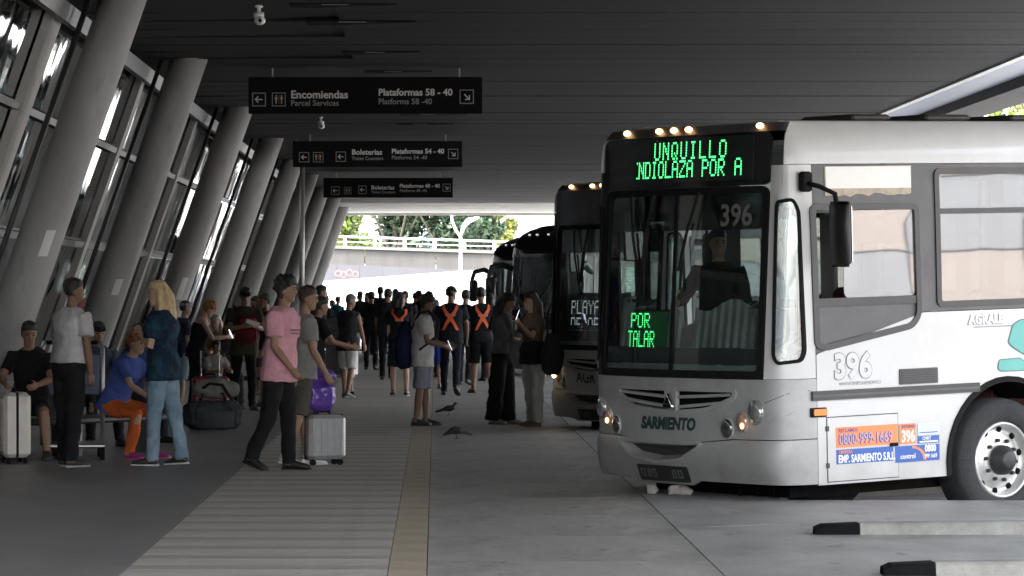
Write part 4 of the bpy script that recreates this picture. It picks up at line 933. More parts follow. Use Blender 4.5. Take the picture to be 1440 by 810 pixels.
        for q, (off, L1) in enumerate(((.029, .068), (.0095, .078), (-.0105, .072), (-.029, .056))):
            b0 = wr + d2*.088*hk + lat*off*hk; c1, c2 = R(18 + 5*q), R(48 + 7*q)
            p1 = b0 + (d2*cos(c1) + pn*sin(c1))*L1*.5*hk; p2 = p1 + (d2*cos(c2) + pn*sin(c2))*L1*.5*hk
            mb.chain([b0 - d2*.015, b0, p1, p2], [fr*1.1*hk, fr*1.1*hk, fr*hk, fr*.85*hk], 7)
        t0 = wr + d2*.03*hk + lat*.022*hk; t1 = t0 + (d2*.6 + lat*.7 + pn*.25).normalized()*.038*hk; t2 = t1 + (d2*.9 + lat*.25 + pn*.4).normalized()*.03*hk
        mb.chain([t0, t1, t2], [fr*1.5*hk, fr*1.2*hk, fr*hk], 7)
    body = mb.obj('body', skin_mat(skin), root, True, remesh=vox)
    # clothes
    tk, tc = top; g = .013*k*fit
    mb = MB()
    if tk != 'none':
        h0 = hem if tk != 'dress' else -.05
        ts = [h0] + [t for t in (-.06, .0, .06, .13, .2, .3, .4, .49, .55) if t > h0 + .02] + [.59]
        gg = lambda t: g*(1.0 if t > .3 else 1.0 + .9*(.3 - t)) + (.004 if t < .1 else 0)
        rings = [tring(max(t, -.04), gg(t) + (0.012 if t < -.04 else 0)) for t in ts]
        for r_, t in zip(rings, ts):
            if t < -.04:
                for v_ in r_: v_ += up*((t + .04)*k)
        if tk == 'strap': rings = rings[:-2]
        mb.loft(rings)
        if tk == 'dress':
            pass
        for sg in (1, -1):
            sh, elb, wr, d1, d2 = ARM[sg]; q = .068*k*fit**.5*(.92 if f else 1)
            if tk in ('short', 'dress'):
                e = sh.lerp(elb, .68); mb.chain([sh - V((0, sg*.06*k, -.005)), sh + V((0, 0, .002)), sh.lerp(elb, .35), e], [.058*k, q, q*.95, q*.92], 12, dome=False)
            elif tk == 'long':
                mb.chain([sh - V((0, sg*.06*k, 0)), sh, sh.lerp(elb, .45), elb, elb.lerp(wr, .4), wr - d2*.015], [.058*k, q, q*.86, q*.74, q*.72, q*.56], 12, dome=False)
            elif tk == 'sleeveless':
                mb.chain([sh - V((0, sg*.06*k, 0)), sh - V((0, sg*.005*k, 0))], [.06*k, .064*k], 12)
        if lod < 2 or tk != 'none': tp = mb.obj('shirt' if tk != 'dress' else 'dress', cloth(tc), root, True, remesh=max(vox, .0105), folds=.034 if lod < 2 else .016)
        if print_:
            for (t0, t1, a0, a1, m) in print_:
                q = MB(); n = 5
                q.add([tor(t, R(a0 + (a1 - a0)*j/n), g + .012) for t in (t0, t1) for j in range(n + 1)], [(j, j + 1, j + n + 2, j + n + 1) for j in range(n)]); q.obj('shirt_print', m, tp, fix=False)
    bk, bc = bottom
    if bk != 'none':
        mb = MB(); gw = .012*k*wide
        mb.loft([tring(t, gw*(1.2 if tk == 'none' or t > .1 else 1)*.8) for t in (-.09, -.04, .02, .10, .155)])
        for sg in (1, -1):
            hip, knee, ank, fd = LEG[sg]
            if bk == 'long':
                pts = [hip + V((0, 0, .02)), hip.lerp(knee, .4), knee, knee.lerp(ank, .45), ank + (knee - ank).normalized()*.0 + V((0, 0, -.015 if not sit else 0))]
                rr = [.098, .088*min(wide, 1.25), .070*wide, .062*wide**1.3, .056*wide**1.6]
            elif bk == 'capri':
                pts = [hip + V((0, 0, .02)), hip.lerp(knee, .4), knee, knee.lerp(ank, .72)]; rr = [.096, .083, .062, .056]
            else:
                e = {'shorts': 1.02, 'brief': .6}[bk]
                pts = [hip + V((0, 0, .02)), hip.lerp(knee, .35), hip.lerp(knee, .7*e), hip.lerp(knee, .93*e)]; rr = [.1, .094*wide, .086*wide, .084*wide]
            mb.chain(pts, [r*k*(1.05 if f else 1) for r in rr], 14, dome=False)
        mb.ball(P0 + V((0, 0, -.06*k)), (.085*k, .06*k, .06*k))
        if bk == 'skirt': pass
        mb.obj('shorts' if bk in ('shorts', 'brief') else 'trousers', cloth(bc), root, True, remesh=max(vox, .0105), folds=.036 if lod < 2 else .016)
    if tk == 'dress' or extra == 'skirt':
        mb = MB(); mb.loft([[P0 + V((.02 + x*cos(2*pi*j/20), y*sin(2*pi*j/20), z*k)) for j in range(20)] for z, x, y in ((.12, .13, .15), (0, .16, .2), (-.2, .18, .22), (-.45, .2, .24))]); mb.obj('skirt', cloth(tc), root, True, remesh=.012, folds=.03)
    for sg in (1, -1):                                  # shoes, each with its sole
        hip, knee, ank, fd = LEG[sg]; dn = V((0, 0, -1)); pitch = fd.z
        dn = (dn - fd*dn.dot(fd)).normalized(); sd = fd.cross(dn); b0 = ank - fd*.055*k + dn*.072*k
        def sec(x, w, h0, h1): return [b0 + fd*x*k + sd*(w*k*c) - dn*(h0 + (h1 - h0)*s_)*k for c, s_ in ((-.8, 0), (.8, 0), (1, .3), (.85, .75), (.4, 1), (-.4, 1), (-.85, .75), (-1, .3))]
        mb = MB(); mb.loft([sec(-.005, .02, .015, .06), sec(.01, .034, .012, .105), sec(.07, .036, .012, .105), sec(.13, .042, .012, .078), sec(.20, .047, .012, .058), sec(.245, .038, .012, .045), sec(.265, .02, .014, .03)])
        sh = mb.obj('shoe', mat('shoe_%.2f_%.2f_%.2f' % tuple(shoes), shoes, .5, 0, .12, 15), root, True)
        if lod < 2:
            mb = MB(); mb.loft([sec(-.012, .022, 0, .018), sec(.0, .036, 0, .022), sec(.07, .038, 0, .02), sec(.13, .044, 0, .02), sec(.20, .049, 0, .02), sec(.25, .04, 0, .02), sec(.272, .022, .004, .018)])
            mb.obj('sole', mat('sole_%.2f' % (sole or shoes)[0], sole or tuple(c*.6 for c in shoes), .7, 0, .1, 10), sh)
    # hair, cap, face
    hs, hc = hair; hm = mat('hair_' + hc, HAIR[hc], .55, 0, .35, 30, .5, stretch=(1, 1, .25))
    if hs != 'bald':
        mb = MB(); g2 = {'short': .013, 'curly': .026, 'long': .016, 'bob': .017, 'bun': .013, 'full': .022}[hs]
        rows = []
        for z, w, fr, bk_ in HEAD:
            if z < (.06 if hs in ('short',) else .03): continue
            ff = fr if z > .18 else (.03 + (.045 if z > .165 else 0) if z > .125 else (-.005 if z > .09 else -.03))
            rows.append((z, w, ff, bk_))
        rows.append((.236, .014, .01, -.03))
        mb.loft([hring(z + (g2 if z > .2 else 0), w, fr, bk_, g2) for z, w, fr, bk_ in rows])
        if hs == 'curly':
            rng = random.Random(len(label))
            for q in range(34):
                a, z = rng.uniform(-2.6, 2.6), rng.uniform(.12, .25); rr = .09 if z < .19 else .06
                p = V((-.01 - rr*cos(a)*1.1, rr*sin(a), z));
                if p.x > .03 and z < .17: continue
                mb.ball(HM @ p, rng.uniform(.02, .034)*k, 8, 5)
        if hs in ('long', 'bob'):
            L1 = .33 if hs == 'long' else .12
            pts = [V((-.05, 0, .15)), V((-.085, 0, .06)), V((-.10, 0, -.03)), V((-.10, 0, -L1))] if hs == 'long' else [V((-.05, 0, .15)), V((-.075, 0, .06)), V((-.075, 0, -.03))]
            mb.chain([HM @ p for p in pts], [.07*k, .078*k, .075*k, .04*k][:len(pts)], 12, flat=1.0, ref=(0, 1, 0))
            for sg in (1, -1):
                pts = [V((-.02, sg*.066, .15)), V((-.02, sg*.08, .05)), V((-.015, sg*.085, -.06)), V((-.01, sg*.08, -.06 - L1*.6))]
                mb.chain([HM @ p for p in pts], [.028*k, .03*k, .032*k, .016*k], 9)
        if hs == 'bun': mb.ball(HM @ V((-.11, 0, .16)), .04*k)
        mb.obj('hair', hm, root, True, remesh=max(vox*.9, .008), folds=.03 if hs != 'short' else .018)
    if cap:
        mb = MB(); mb.loft([hring(z, w, fr, bk_, .016) for z, w, fr, bk_ in HEAD if z > .13] + [hring(.245, .014, .01, -.03, .01)])
        if cap[1]: mb.loft([[HM @ V((.05 + x, y, .155 + z + .01*(1 - abs(y)/.07))) for y, x in ((-.075, .0), (-.06, .07), (0, .105), (.06, .07), (.075, 0))] for z in (0, .012)])
        mb.obj('cap', cloth(cap[0]), root, True, remesh=.009)
    if lod == 0 or (lod == 1 and yaw % 360 > 180):
        for sg in (1, -1):
            mb = MB(); mb.ball(HM @ V((.087, sg*.031, .125)), (.006*k, .013*k, .007*k), 8, 5, HM.to_3x3().normalized()); mb.obj('eye', mat('eye_dark', (.02, .015, .012), .2, 0, .1), root, True)
            mb = MB(); mb.chain([HM @ V((.088, sg*.014, .145)), HM @ V((.086, sg*.045, .147))], [.0055*k, .004*k], 6); mb.obj('eyebrow', mat('hair_black', HAIR['black'], .55), root, True)
        mb = MB(); mb.ball(HM @ V((.089, 0, .058)), (.006*k, .024*k, .006*k), 8, 5, HM.to_3x3().normalized()); mb.obj('mouth', mat('lips', (.25, .09, .07), .5), root, True)
    if harness:
        m = mat('harness_orange', (.95, .16, .05), .55, 0, .05, emit=None)
        hb = None
        for a0, a1, t0, t1 in ((150, 210, .54, .14), (210, 150, .54, .14)) if harness == 'x' else ((130, 185, .56, .36), (230, 175, .56, .36)):
            mb = MB(); n = 8; w = 15
            vs = []
            for j in range(n + 1):
                u = j/n; a, t = a0 + (a1 - a0)*u, t0 + (t1 - t0)*u
                vs += [tor(t, R(a - w/2), g + .02 + .004*(a1 > a0)), tor(t, R(a + w/2), g + .02 + .004*(a1 > a0))]
            mb.add(vs, [(2*j, 2*j + 1, 2*j + 3, 2*j + 2) for j in range(n)])
            o = mb.obj('safety_strap', m, root, fix=False); q = o.modifiers.new('thick', 'SOLIDIFY'); q.thickness = .006; q.offset = 1
        for sg in (1, -1):                              # over the shoulders and down the chest
            mb = MB(); mb.add([tor(t, R(a + d), g + .02) for a, t in ((sg*150, .54), (sg*120, .575), (sg*60, .575), (sg*35, .52), (sg*28, .3)) for d in (-7, 7)], [(2*j, 2*j + 1, 2*j + 3, 2*j + 2) for j in range(4)])
            o = mb.obj('safety_strap', m, root, fix=False); q = o.modifiers.new('thick', 'SOLIDIFY'); q.thickness = .006; q.offset = 1
        mb = MB(); mb.add([tor(t, R(a), g + .019) for t in (.37, .405) for a in (162, 171, 180, 189, 198)], [(j, j + 1, j + 6, j + 5) for j in range(4)]); mb.obj('back_print', m_grey, root, fix=False)
    Mr = Matrix.Translation(V(loc)) @ Matrix.Rotation(R(yaw), 4, 'Z')
    return dict(root=root, hands={s_: Mr @ (ARM[s_][2] + ARM[s_][4]*.09*k) for s_ in ARM}, M=Mr, tor=tor, P0=P0, k=k)

def who(label, px, feet, head_y, yaw, H=None, **kw):
    p = gp(px, feet); s = (feet - VPY)/EYE
    return person(label, p, H or (feet - head_y)/s, yaw, **kw)
def phone_in(p, side, label, yaw):
    t = thing('phone', label, 'phone', p['hands'][side] + V((0, 0, .03)), R(yaw), 'phones in hand')
    mb = MB(); mb.bbox((-.008, -.037, -.06), (.005, .037, .085), .006, Matrix.Rotation(R(-25), 4, 'Y')); mb.obj('case', _mats['rubber'], t)
    mb = MB(); mb.box((-.0105, -.033, -.05), (-.0085, .033, .078), Matrix.Rotation(R(-25), 4, 'Y')); mb.obj('screen', mat('phone_screen', (.5, .55, .6), .2, 0, .05, emit=((.75, .85, 1), .35)), t)
W = (.75, .75, .74)
who('man in a pale grey polo shirt and black trousers standing with his back half turned', 97, 657, 398, 48, lod=0, skin='brown', hair=('short', 'black'), top=('short', (.55, .53, .55)), bottom=('long', (.014, .014, .016)), hem=.06, fit=1.5, belly=1.12,
    arms=((8, 8, 20), (-2, 12, 14)), head=(-28, 4), sole=(.5, .5, .5), wide=1.1, hips=((5, 4), (-5, 4)))
who('seated man in a black T-shirt leaning his arms on a white suitcase', 46, 645, 480, 265, H=1.72, lod=0, skin='tan', top=('short', (.015, .015, .016)), bottom=('shorts', (.03, .03, .035)), hips=((84, 14), (84, 14)), knees=(88, 88), arms=((38, 14, 40, 25), (42, 14, 35, 25)), lean=16, head=(20, 10), sit=True)
who('red-haired woman in a blue T-shirt and orange trousers sitting bent forward', 158, 645, 472, 330, H=1.63, lod=0, sex='f', skin='light', hair=('curly', 'red'), top=('short', (.07, .11, .36)), bottom=('long', (.62, .13, .035)), shoes=(.45, .05, .25), hips=((82, 6), (80, 8)), knees=(84, 92), arms=((36, 10, 22, 12), (34, 12, 26, 14)), lean=26, head=(-10, 8), sit=True, belly=1.1, sole=(.6, .3, .45))
who('seated person in a navy top with a pale hat behind the red-haired woman', 182, 622, 470, 320, H=1.62, lod=1, sex='f', skin='tan', hair=('bob', 'brown'), top=('short', (.02, .03, .09)), bottom=('long', (.03, .03, .04)), hips=((84, 6), (84, 8)), knees=(86, 86), arms=((30, 10, 60, 15), (30, 12, 60, 15)), lean=10, head=(15, 12), cap=((.5, .42, .28), False), sit=True)
who('blonde long-haired woman in a navy patterned top and light blue jeans', 230, 655, 402, 158, lod=0, sex='f', skin='light', hair=('long', 'blonde'), top=('short', mat('print_navy', (.012, .024, .05), .85, 0, .4, 9, .3, dirt=((.03, .13, .16), 6, .9), spec=.2)), bottom=('long', mat('faded_denim', (.2, .29, .37), .9, 0, .3, 5, .35, dirt=((.38, .46, .52), 2.6, .8), bscale=60, spec=.2)), shoes=(.02, .02, .022), sole=(.75, .75, .73), hem=-.10, fit=2.0, arms=((4, 12, 128, 34), (2, 8, 125, 40)), head=(18, 5), hips=((6, 4), (-8, 3)), knees=(4, 4), wide=1.05)
who('person in denim shorts and a pale cap mostly hidden behind the blonde woman', 256, 578, 430, 20, H=1.5, lod=1, sex='f', skin='light', hair=('short', 'brown'), top=('short', (.05, .06, .1)), bottom=('shorts', (.3, .42, .52)), shoes=(.7, .7, .68), sole=W, cap=((.42, .42, .5), True))
p = who('auburn-haired woman with bare shoulders in black looking down at her phone', 274, 580, 437, 12, H=1.52, lod=0, sex='f', skin='light', hair=('curly', 'red'), top=('strap', (.014, .014, .016)), bottom=('long', (.015, .015, .016)), lean=14, arms=((34, 6, 62, 22), (30, 8, 66, 22)), head=(0, 26), fit=1.3, belly=1.15)
phone_in(p, -1, 'phone with a lit screen held by the auburn-haired woman', 12)
p = who('man in a black cap and dark olive T-shirt wearing a maroon backpack on his chest', 343, 577, 408, 284, lod=0, skin='tan', hair=('short', 'black'), top=('short', (.05, .048, .035)), bottom=('long', (.014, .014, .015)), cap=((.012, .012, .014), True), fit=1.8, arms=((26, 14, 78, 40), (30, 14, 70, 42)), head=(0, 22), hem=-.12)
t = thing('chest_backpack', 'maroon backpack worn on the chest of the man in the black cap', 'backpack', p['M'] @ V((.22, 0, 1.13)), R(284))
mb = MB(); mb.bbox((-.08, -.14, -.19), (.08, .14, .19), .05); mb.obj('bag', cloth((.2, .02, .03)), t, True); mb = MB(); mb.bbox((.07, -.11, -.16), (.12, .11, .02), .03); mb.obj('pocket', cloth((.13, .015, .02)), t, True)
for sg in (1, -1): mb = MB(); mb.tube([V((-.07, sg*.11, .15)), V((-.12, sg*.13, .27)), V((-.24, sg*.13, .33))], .02); mb.obj('strap', cloth((.1, .012, .02)), t)
t = thing('paper_cup', 'white paper held in front of the maroon backpack', 'paper', p['hands'][1] + V((.0, -.06, .03)), R(20)); mb = MB(); mb.bbox((-.10, -.02, -.03), (.10, .02, .03), .008, Matrix.Rotation(R(18), 4, 'Y')); mb.obj('sheet_bundle', m_paper, t); t.name = 'folded_paper'
for lb, px, ft, yaw, kw in (('seated woman with straw-coloured hair among the luggage behind the auburn-haired woman', 308, 566, 250, dict(sex='f', hair=('bob', 'pale'), top=('short', (.3, .24, .12)), skin='light')),
        ('seated dark-haired man in black beside the fourth leaning column', 288, 560, 285, dict(hair=('short', 'black'), top=('short', (.02, .02, .02)), skin='tan')),
        ('small seated child with a round face in front of the red suitcase', 300, 580, 300, dict(hair=('short', 'black'), top=('short', (.35, .34, .33)), skin='tan', H=1.25))):
    H_ = kw.pop('H', 1.66); person(lb, gp(px, ft), H_, yaw, lod=1, hips=((84, 8), (84, 8)), knees=(84, 84), arms=((30, 10, 60, 20), (30, 10, 60, 20)), lean=8, head=(0, 14), sit=True, **kw)
who('bare-legged woman in a brown top standing behind the man in the black cap', 364, 556, 423, 200, H=1.56, lod=1, sex='f', skin='tan', hair=('long', 'brown'), top=('short', (.16, .07, .05)), bottom=('shorts', (.06, .045, .04)), shoes=(.12, .07, .05))
who('man in a pink T-shirt and black trousers walking across the platform', 393, 661, 396, -24, lod=0, skin='tan', hair=('curly', 'black'), top=('short', (.72, .36, .42)), bottom=('long', (.013, .013, .014)), shoes=(.014, .014, .014), hem=-.10, fit=1.75, hips=((5, 2), (-8, 2)), knees=(4, 18), arms=((-6, 8, 14), (5, 8, 34)), lean=4, head=(10, 3), wide=1.12,
    print_=[(.375, .392, -26, 22, mat('print_rose', (.3, .12, .15), .8)), (.345, .36, -20, 16, mat('print_rose', (.3, .12, .15), .8))])
who('man in grey T-shirt, khaki shorts and white sneakers half hidden by the man in pink', 424, 655, 436, 14, H=1.66, lod=0, skin='tan', hair=('short', 'brown'), top=('short', (.24, .235, .23)), bottom=('shorts', (.085, .08, .065)), shoes=(.72, .71, .69), sole=(.8, .8, .8), fit=1.6, hips=((8, 3), (-8, 3)), knees=(5, 10), belly=1.1, arms=((2, 10, 20), (10, 8, 20)), wide=1.15, head=(-20, 8))
who('man in a black T-shirt standing behind the silver suitcase with the purple bag', 441, 606, 428, 18, H=1.56, lod=1, skin='tan', hair=('short', 'black'), top=('short', (.016, .016, .017)), bottom=('long', (.02, .02, .022)), arms=((36, 8, 40), (32, 10, 45)), fit=1.5, lean=6, head=(0, 12))
who('tall dark-haired man looking over the shoulder of the man in the black T-shirt', 447, 553, 405, 10, lod=1, skin='tan', hair=('short', 'black'), top=('short', (.03, .03, .034)), bottom=('long', (.02, .02, .024)))
who('grey-haired man in a charcoal vest and white shorts standing beside the ribbed stack', 489, 560, 422, 60, H=1.6, lod=1, skin='tan', hair=('short', 'grey'), top=('sleeveless', (.045, .047, .055)), bottom=('shorts', (.78, .77, .75)), shoes=(.07, .07, .07), sole=(.4, .4, .4), hem=-.11, fit=1.5, arms=((24, 12, 40), (10, 10, 20)), hips=((8, 3), (-10, 3)), knees=(3, 8), wide=1.15, head=(-30, 14))
who('person in a bright orange shirt and pale jeans with one hand on the hip', 503, 494, 418, 40, H=1.62, lod=2, skin='tan', hair=('short', 'brown'), top=('short', (.75, .09, .03)), bottom=('long', (.36, .4, .46)), arms=((-20, 42, 75, 60), (-12, 42, 80, 62)), shoes=(.02, .02, .02), lean=5)
who('person in a teal shirt partly hidden behind the ribbed stack', 474, 496, 420, 60, H=1.56, lod=2, skin='tan', top=('short', (.02, .2, .25)), hair=('short', 'black'))
for i, (px, ft, tp, yaw, sx, hr, lb) in enumerate(((506, 497, 412, 80, 'm', 'short', 'dark silhouette of a short-haired man behind the orange shirt'), (518, 497, 414, 250, 'f', 'long', 'dark silhouette of a long-haired woman beside the orange shirt'),
        (535, 503, 406, 95, 'm', 'short', 'tallest dark silhouette in the distant crowd, a man in black'), (544, 510, 412, 70, 'f', 'full', 'dark figure just left of the guard in black shorts'), (557, 505, 409, 100, 'f', 'long', 'dark figure in a grey hood standing behind the guard in black shorts'),
        (583, 505, 414, 60, 'm', 'short', 'dark figure seen behind the head of the man in the white T-shirt'), (590, 507, 411, 110, 'm', 'short', 'dark figure between the white T-shirt and the guard in long trousers'), (469, 492, 424, 200, 'f', 'bob', 'dark-haired head in the distant crowd beside the teal shirt'),
        (529, 500, 421, 110, 'f', 'long', 'small woman in dark green in the distant crowd'), (655, 505, 416, 90, 'm', 'short', 'dark figure seen between the two guards by the coach'))):
    who(lb, px, ft, tp, yaw, lod=2, sex=sx, skin='tan' if i % 2 else 'brown', hair=(hr, 'black'), top=('long' if i % 3 == 0 else 'short', [(.02, .02, .022), (.05, .06, .05), (.016, .016, .018), (.11, .11, .115)][i % 4]), bottom=('long', [(.02, .02, .024), (.03, .03, .035)][i % 2]), fit=2.3, arms=((4, 14, 14), (-3, 15, 24)), belly=1.1, group='people in the distant crowd')
who('guard with orange straps, black shorts and black and white sneakers seen from behind', 562, 557, 417, 88, H=1.62, lod=0, sex='f', skin='light', hair=('bob', 'black'), top=('short', (.016, .018, .024)), bottom=('shorts', (.014, .014, .016)), shoes=(.02, .02, .02), sole=(.8, .8, .8), harness='v', fit=2.0, head=(-55, 6), wide=1.2, belly=1.2, hem=-.1)
p = who('man in a white T-shirt and grey shorts looking down at a phone', 594, 599, 419, -4, lod=0, skin='brown', hair=('full', 'black'), top=('short', (.6, .585, .56)), bottom=('shorts', (.26, .27, .31)), shoes=(.03, .03, .032), sole=(.06, .06, .06), arms=((16, 6, 62, 14), (14, 8, 60, 16)), lean=2, head=(-8, 14), fit=1.8, belly=1.25, hem=-.12, wide=1.15)
phone_in(p, -1, 'phone held in both hands by the man in the white T-shirt', -4)
t = thing('backpack', 'dark blue backpack hanging low on the back of the man in the white T-shirt', 'backpack', p['M'] @ V((-.225, -.02, 1.0)), R(-4))
mb = MB(); mb.chain([V((0, 0, -.22)), V((-.02, 0, -.1)), V((-.01, 0, .1)), V((.03, 0, .24))], [.10, .12, .11, .07], 14, flat=1.0); mb.obj('bag', cloth((.012, .018, .05)), t, True, remesh=.012, folds=.02)
mb = MB(); mb.bbox((-.16, -.08, -.18), (-.10, .08, .02), .03); mb.obj('pocket', cloth((.014, .02, .06)), t, True)
for sg in (1, -1): mb = MB(); mb.tube([V((.1, sg*.09, .2)), V((.2, sg*.12, .40)), V((.32, sg*.13, .42)), V((.42, sg*.12, .3)), V((.40, sg*.13, .1)), V((.2, sg*.16, -.06))], .017); mb.obj('strap', cloth((.015, .018, .03)), t)
who('person in a bright blue skirt hidden behind the man in the white T-shirt', 611, 547, 430, 80, H=1.5, lod=1, sex='f', skin='light', hair=('bob', 'black'), top=('short', (.05, .05, .06)), bottom=('shorts', (.03, .06, .4)), shoes=(.03, .03, .03), extra=None)
who('guard with a crossed orange harness and dark cap walking away in long trousers', 634, 556, 406, 86, lod=0, skin='brown', hair=('short', 'black'), top=('short', (.015, .018, .026)), bottom=('long', (.014, .016, .024)), cap=((.012, .012, .014), True), harness='x', fit=1.7, belly=1.12, hips=((8, 3), (-16, 2)), knees=(4, 16), arms=((4, 14, 14), (8, 16, 18)), head=(-35, 4), hem=-.08)
who('guard with a crossed orange harness and bare calves walking beside the coach', 677, 553, 407, 100, lod=0, skin='tan', hair=('short', 'black'), top=('short', (.015, .017, .022)), bottom=('shorts', (.013, .013, .015)), harness='x', fit=1.7, hips=((10, 3), (-12, 2)), knees=(3, 14), arms=((6, 12, 16), (4, 14, 20)), head=(-20, 4), wide=1.15, shoes=(.02, .02, .02))
who('woman in wide black trousers and a grey blouse with folded arms', 706, 597, 416, -25, lod=0, sex='f', skin='tan', hair=('long', 'black'), top=('long', (.13, .125, .125)), bottom=('long', (.012, .012, .013)), arms=((26, 4, 78, 52), (22, 4, 84, 50)), wide=1.5, fit=1.35, hem=.04, head=(0, 24), shoes=(.25, .25, .25), lean=3)
p = who('woman in pale trousers and a brown top holding a phone to her mouth', 751, 600, 416, 215, lod=0, sex='f', skin='tan', hair=('long', 'brown'), top=('short', (.10, .065, .04)), bottom=('long', (.42, .41, .40)), arms=((34, 10, 112, 26), (22, 6, 72, 40)), wide=1.25, fit=1.15, hem=.08, head=(-8, 4), shoes=(.1, .06, .045), sole=(.2, .17, .15))
phone_in(p, 1, 'phone held up to the mouth of the woman in pale trousers', 215)
t = thing('jacket', 'black jacket tied round the hips of the woman in pale trousers', 'jacket', p['M'] @ V((0, 0, .93)), R(215))
mb = MB(); mb.loft([[V((x*cos(2*pi*j/20), y*sin(2*pi*j/20), z)) for j in range(20)] for z, x, y in ((.12, .135, .165), (.02, .16, .195), (-.1, .17, .205), (-.16, .165, .2))]); mb.obj('cloth', cloth((.012, .012, .013)), t, True, remesh=.012, folds=.04)
def shoulder_bag(loc, rz, col, label, s=1.0):
    t = thing('shoulder_bag', label, 'bag', loc, R(rz), 'shoulder bags')
    mb = MB(); mb.chain([V((0, 0, -.16*s)), V((.01, 0, -.03)), V((0, 0, .13*s))], [.12*s, .14*s, .08*s], 14, flat=.55, ref=(0, 1, 0)); mb.obj('bag', cloth(col), t, True, remesh=.01, folds=.03)
    mb = MB(); mb.tube([V((-.06, 0, .1)), V((-.05, .01, .4*s)), V((.0, .02, .52*s)), V((.05, .01, .4*s)), V((.06, 0, .1))], .012); mb.obj('strap', cloth(tuple(c*.7 for c in col)), t)
shoulder_bag(gp(776, 601) + V((0, 0, .93)), 20, (.02, .02, .022), 'black shoulder bag at the hip of the woman in pale trousers', 1.15)
shoulder_bag(gp(728, 598) + V((0, -.05, 1.0)), -30, (.2, .2, .2), 'grey handbag under the folded arms of the woman in wide black trousers', .95)
for px, ft, L1, lb in ((918, 695, .06, 'small pale lumpy block on the floor under the bumper of bus 396'), (958, 696, .16, 'longer pale lumpy block on the floor under the bumper of bus 396')):
    t = thing('wheel_chock', lb, 'chock', gp(px, ft), R(6), 'blocks under the bumper')
    mb = MB(); mb.chain([V((-L1/2, 0, .045)), V((0, 0, .05)), V((L1/2, 0, .03))], [.038, .042, .022], 10); mb.bbox((-L1/2 - .03, -.04, 0), (L1/2, .04, .04), .01); mb.obj('block', mat('chock_pale', (.26, .24, .22), .9, 0, .3, 20), t, True, remesh=.011, folds=.03)
BM = Matrix.Translation(V(BUS)) @ Euler((0, R(1.5), R(215))).to_matrix().to_4x4()
person('dark figure standing behind the windscreen of the white bus, seen as a silhouette', BM @ V((1.5, -.62, .74)), 1.66, 250, lod=1, skin='tan', hair=('short', 'black'), top=('long', (.02, .02, .022)), bottom=('long', (.03, .03, .035)), arms=((20, 18, 60, 10), (30, 20, 50, 10)), head=(30, 2), group='people in the buses', fit=1.3)

for lb, px, ft, tp, yaw, kw in (('dark bulky man in black standing close beside the guard in black shorts', 545, 534, 409, 80, dict(fit=2.2, belly=1.15)), ('dark figure in a navy shirt close behind the man in the white T-shirt', 604, 530, 413, 100, dict(sex='f', hair=('long', 'black'))),
        ('man in a dark shirt with a pink bottle beside the guard in long trousers', 654, 541, 411, 75, dict(fit=2.0)), ('dark woman between the bare-legged guard and the woman in wide trousers', 690, 536, 416, 110, dict(sex='f', hair=('long', 'black'))),
        ('dark-haired man half hidden behind the man in pink', 377, 572, 428, 200, dict(H=1.6)), ('man in dark grey walking away in the gap right of the orange shirt', 522, 520, 413, 85, dict(fit=2.0)), ('dark figure with a backpack shape behind the bulky man in black', 570, 516, 412, 95, dict(fit=2.4)),
        ('woman in black walking away beside the ribbed stack', 458, 520, 418, 100, dict(sex='f', hair=('bun', 'black')))):
    who(lb, px, ft, tp, yaw, lod=1, skin='tan', top=('short', (.018, .02, .026)), bottom=('long', (.02, .02, .024)), hips=((7, 3), (-9, 2)), knees=(3, 12), arms=((6, 12, 16), (-4, 12, 26)), **{**dict(hair=('short', 'black')), **kw})
t = thing('bottle', 'small pink bottle in the hand of the man beside the guard in trousers', 'bottle', gp(653, 541) + V((.14, -.06, .80))); mb = MB(); mb.lathe([(.03, -.07), (.033, .04), (.014, .07), (.014, .1)], n=12); mb.obj('bottle_body', mat('pink_plastic', (.8, .12, .3), .4), t, True)
person('seated person in a black hat beside the luggage trolley', gp(134, 626), 1.66, 290, lod=1, skin='tan', hair=('short', 'black'), top=('short', (.05, .07, .11)), bottom=('long', (.03, .03, .035)), hips=((84, 8), (84, 8)), knees=(84, 84), arms=((30, 10, 60, 20), (30, 10, 60, 20)), lean=8, head=(0, 10), sit=True, cap=((.02, .02, .022), True))
person('seated woman in dark clothes low beside the legs of the man in the black cap', gp(322, 574), 1.6, 275, lod=1, sex='f', skin='light', hair=('long', 'brown'), top=('short', (.1, .1, .1)), bottom=('long', (.03, .03, .035)), hips=((84, 8), (84, 8)), knees=(84, 84), arms=((30, 10, 60, 20), (30, 10, 60, 20)), lean=8, head=(0, 14), sit=True)

